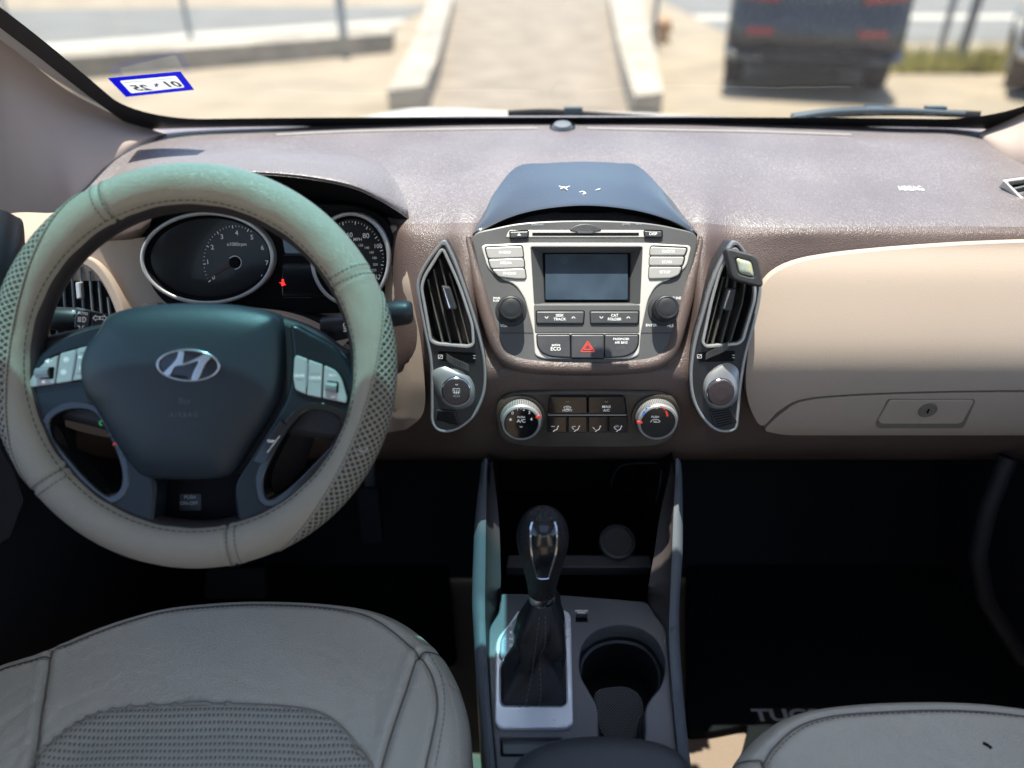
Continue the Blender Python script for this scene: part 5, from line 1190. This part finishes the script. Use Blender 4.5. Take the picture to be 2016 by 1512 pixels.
b.plate(FH2, rc([(353, 972), (396, 972), (396, 1006), (353, 1006)], 3), M['black'], -.0296, -.031, .0004); b.build('ignition_lettering', SW)
# ================================================================== seats
import numpy as np
CREASE = []
def seat(name, label, FRm, front, rear_b, seams, insert, h_extra, crown=.012, skirt=.16, rad=.030, NR=150, sub=14, cen=None, bolster=.018):
    pts = cr(front, sub, False); L_ = [FRm.px(u, v, -.01) for u, v in pts]
    x0, x1 = L_[0][0], L_[-1][0]; nb = 26
    rear = [(lerp(x1, x0, i / nb), rear_b) for i in range(nb + 1)]
    side_r = [(lerp(L_[-1][0], x1, i / 10), lerp(L_[-1][1], rear_b, i / 10)) for i in range(1, 10)]
    side_l = [(x0, lerp(rear_b, L_[0][1], i / 10)) for i in range(1, 10)]
    O = L_ + side_r + rear + side_l
    if area(O) < 0: O.reverse()
    c = cen or ((x0 + x1) / 2, lerp(rear_b, max(p[1] for p in O), .45)); A_ = np.array(O)
    def seglist(poly, closed=False):
        P = np.array(poly); Q = np.roll(P, -1, 0) if closed else P[1:]; P = P if closed else P[:-1]; return P, Q
    def dist(X, segs):
        P, Q = segs; D = np.full(len(X), 9.0)
        for p, q in zip(P, Q):
            d = q - p; l2 = (d ** 2).sum() + 1e-12; t = np.clip(((X - p) @ d) / l2, 0, 1); D = np.minimum(D, np.hypot(*(X - p - t[:, None] * d).T))
        return D
    def inside(X, poly):
        P = np.array(poly); r_ = np.zeros(len(X), bool); n = len(P)
        for i in range(n):
            a, b_ = P[i - 1], P[i]; cond = (a[1] > X[:, 1]) != (b_[1] > X[:, 1])
            xx = a[0] + (X[:, 1] - a[1]) / ((b_[1] - a[1]) if abs(b_[1] - a[1]) > 1e-12 else 1e-12) * (b_[0] - a[0]); r_ ^= cond & (X[:, 0] < xx)
        return r_
    edge = seglist(A_, True); S_ = [(seglist([FRm.px(u, v) for u, v in cr(s_, 6, False)]), dpt, wd * 1.5) for s_, dpt, wd in seams]
    ins = [FRm.px(u, v) for u, v in cr(insert, 6, False)]; insP = ins + [(ins[-1][0] + .0, rear_b - .02), (ins[0][0], rear_b - .02)]; iseg = seglist(ins)
    hw = (max(A_[:, 0]) - min(A_[:, 0])) / 2; xm = (max(A_[:, 0]) + min(A_[:, 0])) / 2
    def height(X):
        e = dist(X, edge); k = np.clip(e / rad, 0, 1); h = -rad * (1 - np.sqrt(np.clip(1 - (1 - k) ** 2, 0, 1)))
        xr = (X[:, 0] - xm) / hw; h = h + bolster * np.clip((np.abs(xr) - .62) / .3, 0, 1) ** 1.5 * np.clip(e / .08, 0, 1) ** .6 + crown * (1 - xr ** 2)
        for sg, dpt, wd in S_:
            d = dist(X, sg); h = h - dpt * np.exp(-(d / wd) ** 2) + dpt * .35 * np.exp(-((d - wd * 2.6) / (wd * 1.8)) ** 2)
        di = dist(X, iseg); io = inside(X, insP); h = h - .003 * np.exp(-(di / .006) ** 2) - np.where(io, .006 * np.clip(di / .03, 0, 1), 0) - np.where(~io, .004 * np.exp(-(di / .03) ** 2), 0)
        h = h + .0016 * np.sin(X[:, 0] * 31 + 2 * np.sin(X[:, 1] * 17)) * np.sin(X[:, 1] * 23 + 1.3 * np.sin(X[:, 0] * 19)) * np.clip(e / .05, 0, 1)
        for cx_, cy_, ang_, ln_, dp_ in CREASE:
            ca, sa = math.cos(ang_), math.sin(ang_); xx = (X[:, 0] - cx_) * ca + (X[:, 1] - cy_) * sa; yy = -(X[:, 0] - cx_) * sa + (X[:, 1] - cy_) * ca + .006 * np.sin(xx * 60)
            h = h - .45 * dp_ * np.exp(-(xx / ln_) ** 2) * (np.exp(-(yy / .0035) ** 2) - .5 * np.exp(-((yy - .008) / .006) ** 2))
        if h_extra: h = h + h_extra(X)
        return h, io
    n = len(O); b = MB(); rows = []; scs = [1.0] + [1 - .004 * 1.0 * i for i in range(1, 12)] + [lerp(.956, .03, (i / (NR - 12)) ** .95) for i in range(NR - 11)]
    XS = np.concatenate([np.array([(c[0] + (p[0] - c[0]) * s_, c[1] + (p[1] - c[1]) * s_) for p in O]) for s_ in scs]); H, IO = height(XS)
    rows.append([FRm.w(p[0], p[1], -skirt) for p in O]); rows.append([FRm.w(p[0] , p[1], -rad - .02) for p in O])
    for i in range(len(scs)): rows.append([FRm.w(XS[i * n + j][0], XS[i * n + j][1], H[i * n + j]) for j in range(n)])
    b.grid(rows, M['seat'], cu=True); b.add(rows[-1], [tuple(range(n))], M['seat'])
    # faces inside the insert outline form the woven part
    fr_ = [i for i, f in enumerate(b.f) if len(f) == 4 and all(v >= 2 * n and IO[v - 2 * n] for v in f if v - 2 * n < len(IO)) and min(f) >= 2 * n]
    fs = set(fr_); wv = MB(); idx = {}
    for i in fr_:
        q = []
        for v in b.f[i]:
            if v not in idx: idx[v] = len(wv.v); wv.v.append(b.v[v])
            q.append(idx[v])
        wv.f.append(tuple(q)); wv.m.append(0)
    wv.mats = [M['weave']]
    b.f, b.m = [f for i, f in enumerate(b.f) if i not in fs], [m for i, m in enumerate(b.m) if i not in fs]
    t = thing(name, label, 'car seat', FRm.w(c[0], c[1], -skirt), 'front seats')
    cu = b.build('seat_cushion', t, sharp=75); wi = wv.build('woven_insert', t, sharp=75)
    def onto(pl, off=.0004):
        X = np.array([FRm.px(u, v) for u, v in cr(pl, 10, False)]); hh_, _ = height(X); return [FRm.w(x[0], x[1], h_ + off) for x, h_ in zip(X, hh_)]
    return t, cu, wi, onto
FS1 = Fr(pz(480, 1300, .735), 84)
front1 = [(-150, 1512), (-120, 1440), (-60, 1350), (0, 1310), (50, 1292), (108, 1274), (160, 1250), (240, 1222), (330, 1200), (430, 1190), (520, 1187), (620, 1189), (710, 1197), (770, 1212), (820, 1240), (865, 1280), (895, 1325), (915, 1375), (926, 1430), (930, 1512)]
seams1 = [([(104, 1282), (98, 1330), (86, 1410), (70, 1512), (40, 1700)], .0045, .0022), ([(-60, 1362), (0, 1326), (50, 1308), (100, 1297)], .003, .0018),
          ([(112, 1282), (240, 1234), (330, 1210), (430, 1200), (520, 1197), (620, 1199), (700, 1210), (745, 1228), (790, 1262), (826, 1298)], .0026, .0018),
          ([(868, 1276), (826, 1298), (800, 1370), (775, 1440), (752, 1512), (700, 1700)], .0045, .0022), ([(826, 1298), (852, 1340), (862, 1400), (850, 1470), (838, 1530), (820, 1700)], .0036, .002)]
ins1 = [(20, 1700), (60, 1525), (95, 1480), (135, 1445), (175, 1420), (225, 1404), (300, 1397), (400, 1396), (500, 1396), (580, 1400), (635, 1412), (675, 1440), (705, 1480), (735, 1530), (745, 1700)]
for u_, v_, a_, l_, d_ in ((60, 1400, 1.2, .03, .0022), (75, 1460, 1.4, .035, .0025), (30, 1470, 1.1, .03, .002), (260, 1300, .1, .05, .0012), (480, 1350, -.1, .07, .0010), (690, 1330, -.5, .05, .0014), (740, 1400, -1.1, .035, .0018), (170, 1380, .8, .03, .0016), (880, 1400, 1.6, .03, .0014)):
    q_ = FS1.px(u_, v_); CREASE.append((q_[0], q_[1], a_, l_, d_))
ST1, cu1, wi1, onto1 = seat('driver_seat', 'taupe leather driver seat below the steering wheel, with a woven centre panel', FS1, front1, -.52, seams1, ins1, None)
b = MB()
for sm in seams1: b.tube(onto1(sm[0], .0009), .0011, M['seatseam'], 6)  # dark tubes put the shade of the seam grooves into colour
b.tube(onto1(ins1, .0010), .0026, M['welt'], 8); b.build('seam_shade_piping', cu1)
b = MB()
for pl in ([(842, 1290), (868, 1335), (877, 1400), (868, 1470), (856, 1530)], [(120, 1288), (240, 1241), (330, 1217), (430, 1207), (520, 1204), (620, 1206), (698, 1217)], [(-60, 1370), (0, 1334), (50, 1316), (98, 1305)]):
    stitches(b, onto1(pl), M['seatstitch'], .0036, .0020, .00045)
b.build('stitching', cu1)
FS2 = Fr(pz(1800, 1450, .735), 84)
front2 = [(1428, 1620), (1432, 1540), (1445, 1500), (1470, 1465), (1508, 1432), (1550, 1408), (1610, 1394), (1700, 1386), (1810, 1383), (1900, 1384), (1980, 1390), (2060, 1400), (2150, 1425), (2230, 1470), (2290, 1540), (2310, 1640)]
seams2 = [([(1500, 1512), (1520, 1478), (1560, 1440), (1610, 1420), (1680, 1411), (1800, 1406), (1900, 1406), (2000, 1412), (2100, 1430)], .004, .0022), ([(1452, 1490), (1480, 1500), (1503, 1514), (1512, 1620)], .004, .002)]
ST2, cu2, wi2, onto2 = seat('passenger_seat', 'taupe leather passenger seat in the lower right corner', FS2, front2, -.52, seams2, [(1560, 1900), (1600, 1750), (1700, 1690), (1850, 1680), (2000, 1690), (2100, 1750), (2140, 1900)], None)
b = MB()
for sm in seams2: b.tube(onto2(sm[0], .0009), .0011, M['seatseam'], 6)  # seam groove shade drawn as dark tubes here too
b.build('seam_shade_piping', cu2)
b = MB(); stitches(b, onto2([(1508, 1512), (1528, 1482), (1566, 1447), (1614, 1428), (1682, 1419), (1800, 1414), (1900, 1414), (2000, 1420)]), M['seatstitch'], .0036, .002, .00045); b.build('stitching', cu2)
b = MB(); p_ = onto2([(1925, 1475), (1935, 1480), (1942, 1486)], .0002); b.tube(p_, [.0012, .003, .001] if len(p_) == 3 else .002, M['void'], 6, sq=.2); b.build('scuff_mark', cu2)
# unseen backrests and rear bench, added to cut light from behind the camera
for t_, xc_ in ((ST1, -.36), (ST2, .53)):
    b = MB(); rws = []
    for k in range(15):
        t = k / 14; w_ = interp([(0, .20), (.1, .25), (.6, .25), (.85, .21), (1, .13)], t); z = .66 + .66 * t; y0 = -.24 - .26 * t
        rws.append([(xc_ + w_ * math.cos(a) * abs(math.cos(a)) ** -.35 if abs(math.cos(a)) > .01 else xc_, y0 + .065 * math.sin(a), z) for a in [2 * math.pi * j / 24 for j in range(24)]])
    b.grid(rws, M['seat'], cu=True); b.add(rws[-1], [tuple(range(24))], M['seat']); b.build('added_backrest', t_)
b = MB(); b.grid([[(XC - .66, y, z), (XC - .3, y, z), (XC + .3, y, z), (XC + .66, y, z)] for y, z in ((-.85, .42), (-.85, .68), (-1.0, .74), (-1.25, .76), (-1.45, 1.2), (-1.62, 1.22), (-1.66, .45))], M['seat'])
b.build('bench', label='long unseen rear bench added across the back of the cabin to cut light', cat='bench')
# ================================================================== centre console
FK = Fr(pz(1150, 1300, .705), 84)
CC = thing('centre_console', 'grey plastic centre console between the seats with a cup holder', 'console', pz(1150, 1400, .42))
ZR = lambda v: interp([(900, .855), (930, .84), (1010, .81), (1090, .778), (1180, .742), (1230, .728), (1300, .720), (1400, .710), (1512, .70), (1700, .69)], v)
def rail_(outer, inner, cheek, nm):
    O = cr(outer, 6, False); I = cr(inner, 6, False); C = cr(cheek, 6, False)
    P = [pz(u, v, ZR(v)) for u, v in O]; Q = [pz(u, v, ZR(v) + .001) for u, v in I]
    b = MB(); low = [Vector((p.x, p.y, .43)) for p in P]; lip_ = [p + Vector((0, 0, -.006)) + (p - q).normalized() * .003 for p, q in zip(P, Q)]
    mid_ = [p.lerp(q, .5) + Vector((0, 0, .003)) for p, q in zip(P, Q)]
    b.grid([low, lip_, P, mid_, Q], M['rail'], flip=(nm == 'l')); r_ = b.build('side_rail', CC, sharp=60)
    b = MB(); C3 = []
    for (u, v), q in zip(C, Q):
        C3.append(FK.w(*FK.px(u, v, 0), 0) if v > 1160 else pd(u, v, (q - CAM).dot(Vector((0, CP, -SP))) + .02))
    Q2 = [q + Vector((0, 0, -.0012)) for q in Q]
    b.grid([Q2, [q.lerp(c, .15) + Vector((0, 0, -.004)) for q, c in zip(Q2, C3)], [q.lerp(c, .55) + Vector((0, 0, -.004)) for q, c in zip(Q2, C3)], C3, [c + Vector((0, 0, -.10)) for c in C3]], M['cheek'], flip=(nm == 'l')); b.build('cheek', r_)
M['cheek'] = mat('console_cheek', (.06, .05, .048), .42, var=(12, .4, (.08, .07, .07)))
rail_([(952, 905), (949, 930), (940, 1010), (936, 1090), (934, 1180), (938, 1240), (941, 1300), (950, 1400), (960, 1512), (975, 1700)],
      [(960, 905), (958, 930), (957, 1010), (956, 1090), (955, 1180), (956, 1240), (959, 1300), (965, 1400), (975, 1512), (990, 1700)],
      [(970, 905), (972, 930), (981, 1010), (985, 1090), (984, 1168), (965, 1232), (963, 1300), (969, 1400), (979, 1512), (994, 1700)], 'l')
rail_([(1338, 905), (1340, 930), (1341, 1010), (1340, 1090), (1334, 1180), (1334, 1240), (1337, 1300), (1345, 1400), (1357, 1512), (1375, 1700)],
      [(1330, 905), (1330, 930), (1326, 1010), (1323, 1090), (1319, 1180), (1317, 1240), (1319, 1300), (1327, 1400), (1338, 1512), (1355, 1700)],
      [(1322, 905), (1318, 930), (1300, 1010), (1288, 1090), (1276, 1182), (1308, 1240), (1315, 1300), (1323, 1400), (1334, 1512), (1350, 1700)], 'r')
cup = cr([(1141, 1302), (1148, 1268), (1170, 1244), (1200, 1233), (1228, 1231), (1262, 1238), (1290, 1258), (1306, 1288), (1309, 1318), (1300, 1350), (1280, 1376), (1270, 1400), (1270, 1440), (1262, 1470), (1220, 1476), (1184, 1470), (1178, 1440), (1176, 1392), (1156, 1354), (1144, 1330)], 5)
po2 = rc([(986, 1168), (1100, 1170), (1190, 1177), (1274, 1184), (1290, 1210), (1312, 1238), (1318, 1300), (1327, 1400), (1345, 1600), (985, 1600), (966, 1400), (961, 1300), (962, 1236), (982, 1205)], [6, 2, 2, 10, 6, 12, 4, 4, 4, 4, 4, 4, 12, 8])
b = MB(); tray = rc([(984, 1452), (1106, 1452), (1108, 1488), (986, 1488)], 5)
b.plate(FK, po2, M['console'], .0035, -.02, .002, holes=[cup, tray, [(1134, 1209), (1156, 1209), (1156, 1223), (1134, 1223)]]); kp = b.build('console_top', CC)
b = MB(); C_ = [FK.px(p[0], p[1], .0015) for p in cup]
if area(C_) < 0: C_.reverse()
b.grid([[FK.w(*q, .0012) for q in C_], [FK.w(*q, -.028) for q in inset(C_, .001)], [FK.w(*q, -.030) for q in inset(C_, .004)], [FK.w(*q, -.075) for q in inset(C_, .007)]], M['cupwall'], cu=True, flip=True)
b.poly(FK, [inset(C_, .0065)], -.074, M['void']); cw = b.build('cup_holder', CC)
b = MB(); b.plate(FK, cr([(1172, 1362), (1200, 1352), (1236, 1352), (1262, 1372), (1268, 1410), (1262, 1445), (1235, 1458), (1200, 1456), (1180, 1435), (1172, 1400)], 5), M['cupmat'], -.040, -.072, .002); b.build('rubber_mat', cw)
for s_ in ([(1141, 1335), (1177, 1390), (1181, 1475), (1141, 1475)], [(1309, 1335), (1271, 1385), (1268, 1475), (1300, 1475), (1320, 1440)]):
    pass
b = MB(); b.plate(FK, rc([(988, 1456), (1102, 1456), (1104, 1484), (990, 1484)], 4), M['tray'], -.004, -.012, .001); b.build('tray_lid', kp)
b = MB(); b.plate(FK, [(1132, 1207), (1158, 1207), (1158, 1225), (1132, 1225)], M['void'], -.004, -.01, 0); b.text(FK, 'SHIFTLOCK', 1145, 1202.5, 3.4, M['white'], .0040); b.text(FK, 'RELEASE', 1145, 1206, 3.0, M['white'], .0040); b.build('shift_lock_slot', kp)
# armrest lid
FAR = Fr(pz(1185, 1500, .745), 84); b = MB()
b.dome(FAR, cr([(1000, 1600), (1012, 1548), (1045, 1520), (1100, 1502), (1180, 1496), (1250, 1501), (1310, 1518), (1345, 1548), (1362, 1600), (1380, 1760), (1190, 1780), (990, 1760)], 8), M['armrest'], [(1, -.05), (1, -.012), (.985, -.004), (.95, .003), (.88, .009), (.75, .014), (.5, .018), (.2, .020)])
b.build('armrest_lid', label='dark padded armrest lid at the bottom edge behind the cup holder', cat='armrest')
# storage bay in front of the shifter
b = MB()
bay = [[pd(972, 905, .96), pd(1322, 905, .96)], [pd(984, 1090, .99), pd(1290, 1090, .99)], [pd(986, 1165, 1.02), pd(1274, 1180, 1.02)], [pd(990, 1240, 1.03), pd(1270, 1240, 1.03)]]
Bk = [[Vector((XC - .11, y, z)), Vector((XC + .11, y, z))] for y, z in ((.60, .64), (.90, .66), (.92, .75), (.93, .95))]
b.grid(Bk, M['void']); b.add([Vector((XC - .115, .60, .60)), Vector((XC - .115, .93, .60)), Vector((XC - .115, .93, .92)), Vector((XC - .115, .72, .84))], [(0, 1, 2, 3)], M['darktrim'])
b.add([Vector((XC + .115, .60, .60)), Vector((XC + .115, .93, .60)), Vector((XC + .115, .93, .92)), Vector((XC + .115, .72, .84))], [(3, 2, 1, 0)], M['darktrim']); b.build('storage_bay', CC)
FBY = Fr(pd(1150, 1080, .97), 62); b = MB(); b.plate(FBY, rc([(1000, 1092), (1280, 1092), (1284, 1118), (996, 1118)], 4), M['dark'], .004, -.03, .002); b.build('bay_lip', CC)
b = MB(); q = FBY.w(*FBY.px(1215, 1068, .01), .01); b.lathe(q, FBY.n, [(.024, 0), (.023, .006), (.020, .007), (.019, .002)], M['dark'], 32); b.build('power_socket', CC)
b = MB(); b.tube(cr([tuple(pd(*p)) for p in ((1203, 955, .95), (1208, 935, .94), (1222, 918, .935), (1250, 912, .93), (1292, 912, .93))], 5, False), .0012, M['darktrim'], 6); b.tube(cr([tuple(pd(*p)) for p in ((1302, 925, .93), (1298, 960, .93), (1290, 990, .94))], 5, False), .0012, M['darktrim'], 6); b.build('bay_edge', CC)
# ------------------------------------------------------------------ gear shifter
GS = thing('gear_shifter', 'automatic gear shifter with leather boot and silver surround', 'gear shifter', pz(1055, 1300, .70))
so = rc([(1024, 1203), (1112, 1199), (1124, 1208), (1129, 1424), (1116, 1433), (984, 1433), (973, 1420), (975, 1258)], [10, 8, 8, 12, 10, 10, 12, 18])
bo = rc([(1026, 1212), (1110, 1207), (1115, 1384), (1106, 1390), (990, 1389), (986, 1380), (986, 1305), (1023, 1278)], [6, 6, 8, 4, 8, 4, 14, 10])
pn = rc([(1022, 1206), (1025, 1208), (1023, 1272), (990, 1298), (986, 1296), (987, 1258)], [4, 2, 8, 4, 3, 14])
b = MB(); b.plate(FK, so, M['silverk'], .0085, .002, .0022, holes=[bo, pn], steps=3); sr = b.build('surround', GS)
b = MB(); b.plate(FK, pn, M['gearplate'], .0065, .002, .0003)
for i, c_ in enumerate('PRND'): b.text(FK, c_, 1006, 1232 + i * 13, 6, M['white'], .0068, sx=1)
b.text(FK, '+', 995, 1258, 5, M['white'], .0068); b.text(FK, '-', 995, 1270, 5, M['white'], .0068); b.build('gear_plate', sr)
kb = pd(1067, 1164, .79); kt = pd(1069, 1032, .742)
KA = (kt - kb).normalized(); KX = Vector((1, 0, 0)); KX = (KX - KA * KX.dot(KA)).normalized(); KYv = KX.cross(KA) * -1.0
if KYv.y > 0: KYv = -KYv      # KYv points back towards the camera
Lk = (kt - kb).length
Rk = smt([(0, .0150), (.12, .0160), (.3, .0188), (.5, .0225), (.68, .0256), (.82, .0266), (.95, .0250), (1.05, .0212), (1.13, .0150), (1.17, .0080), (1.18, .0005)], 5)
def ks(t, a, off=0.0):
    r_ = interp(Rk, t) + off; return kb + KA * (Lk * t + off * (1 if t > 1 else 0)) + (KX * math.sin(a) + KYv * math.cos(a) * 1.0) * r_
b = MB(); b.grid([[ks(t, 2 * math.pi * j / 48) for j in range(48)] for t in [1.18 * i / 60 for i in range(61)]], M['knob'], cu=True)
kn = b.build('knob', GS, sharp=80)
b = MB(); b.grid([[ks(t, lerp(-1, 1, j / 14) * interp([(.42, .24), (.8, .42), (1.0, .54), (1.17, .8)], t), .0012) for j in range(15)] for t in [lerp(.44, 1.14, i / 30) for i in range(31)]], M['gloss']); b.build('gloss_insert', kn)
b = MB()
pl = [ks(t, -interp([(.42, .24), (.8, .42), (1.0, .54), (1.17, .8)], t), .0012) for t in [lerp(1.13, .44, i / 24) for i in range(25)]] + [ks(.435, lerp(-1, 1, i / 6) * .16, .0012) for i in range(1, 6)] + [ks(t, interp([(.42, .24), (.8, .42), (1.0, .54), (1.17, .8)], t), .0012) for t in [lerp(.44, 1.13, i / 24) for i in range(25)]]
b.tube(pl, .0010, M['chrome'], 8); b.build('chrome_edge', kn)
b = MB(); b.lathe(kb - KA * .012, KA, [(.0128, 0), (.0140, .001), (.0146, .011), (.0140, .0125)], M['chrome'], 40, cap=False); b.build('collar', GS)
# boot: from the surround opening up to the collar
B0 = [FK.px(p[0], p[1], .004) for p in bo]
if area(B0) < 0: B0.reverse()
n = 96; per = [0]
for i in range(len(B0)): per.append(per[-1] + math.dist(B0[i], B0[(i + 1) % len(B0)]))
def at(s_):
    s_ = s_ % per[-1]
    for i in range(len(B0)):
        if per[i + 1] >= s_: t = (s_ - per[i]) / max(1e-9, per[i + 1] - per[i]); a, c = B0[i], B0[(i + 1) % len(B0)]; return (lerp(a[0], c[0], t), lerp(a[1], c[1], t))
    return B0[0]
cb = (sum(p[0] for p in B0) / len(B0), sum(p[1] for p in B0) / len(B0)); base = [at(per[-1] * i / n) for i in range(n)]
ang = [math.atan2(p[1] - cb[1], p[0] - cb[0]) for p in base]; top0 = kb - KA * .010
rows = []
for k_ in range(29):
    t = k_ / 28; row = []
    for p, a in zip(base, ang):
        P = FK.w(*p, .003); T = top0 + (KX * math.cos(a) - KYv * math.sin(a)) * .0135
        tt = t; sh = t ** .75; ct = top0 * sh + FK.w(*cb, .003) * (1 - sh)
        rb_ = Vector(((P - FK.w(*cb, .003)).x, (P - FK.w(*cb, .003)).y, 0)); rt_ = T - top0
        bul = interp(smt([(0, 1), (.07, .95), (.20, .74), (.33, .46), (.43, .33), (.50, .42), (.64, .47), (.80, .36), (.93, .14), (1, 0)], 4), t)
        q = ct + rb_ * bul + rt_ * (1 - bul) * (1 + .25 * math.sin(math.pi * t) )
        q.z = lerp(P.z, top0.z, t ** 1.25) if t < .999 else T.z
        fold = .0065 * math.sin(a * 4 + t * 7) * math.sin(math.pi * min(1, t * 1.3)) ** 2 + .0035 * math.sin(a * 7 - 9 * t) * math.sin(math.pi * t)
        q += (q - ct).normalized() * fold
        row.append(q if t > 0 else P)
    rows.append(row)
rows.insert(0, [p + Vector((0, 0, -.01)) for p in rows[0]])
b = MB(); b.grid(rows, M['boot'], cu=True); bt = b.build('boot', GS, sharp=80)
j0 = min(range(n), key=lambda j: abs(ang[j] + math.pi / 2)); b = MB()
for dj in (-2, 2): stitches(b, [rows[k_][(j0 + dj) % n] + (FK.n * .0007 - Vector((0, .0008, 0))) for k_ in range(1, 29)], M['bootstitch'], .0034, .002, .0005)
b.build('stitching', bt)
# unseen rear view mirror, added and sized to keep sun off the console
MR = thing('added_shade_mirror', 'unseen rear view mirror added at the top of the windshield to shade the console', 'mirror', (XC, .715, 1.40))
b = MB(); b.box((XC + .015, .686, 1.414), (.26, .085, .066), M['black']); b.build('housing', MR)
b = MB(); b.box((XC + .01, .742, 1.400), (.04, .03, .016), M['black']); b.build('added_sun_block', MR)
b = MB(); b.tube([(XC, .71, 1.41), (XC, .76, 1.39)], .012, M['black'], 10); b.build('stem', MR)
print('MB', len(bpy.data.objects))
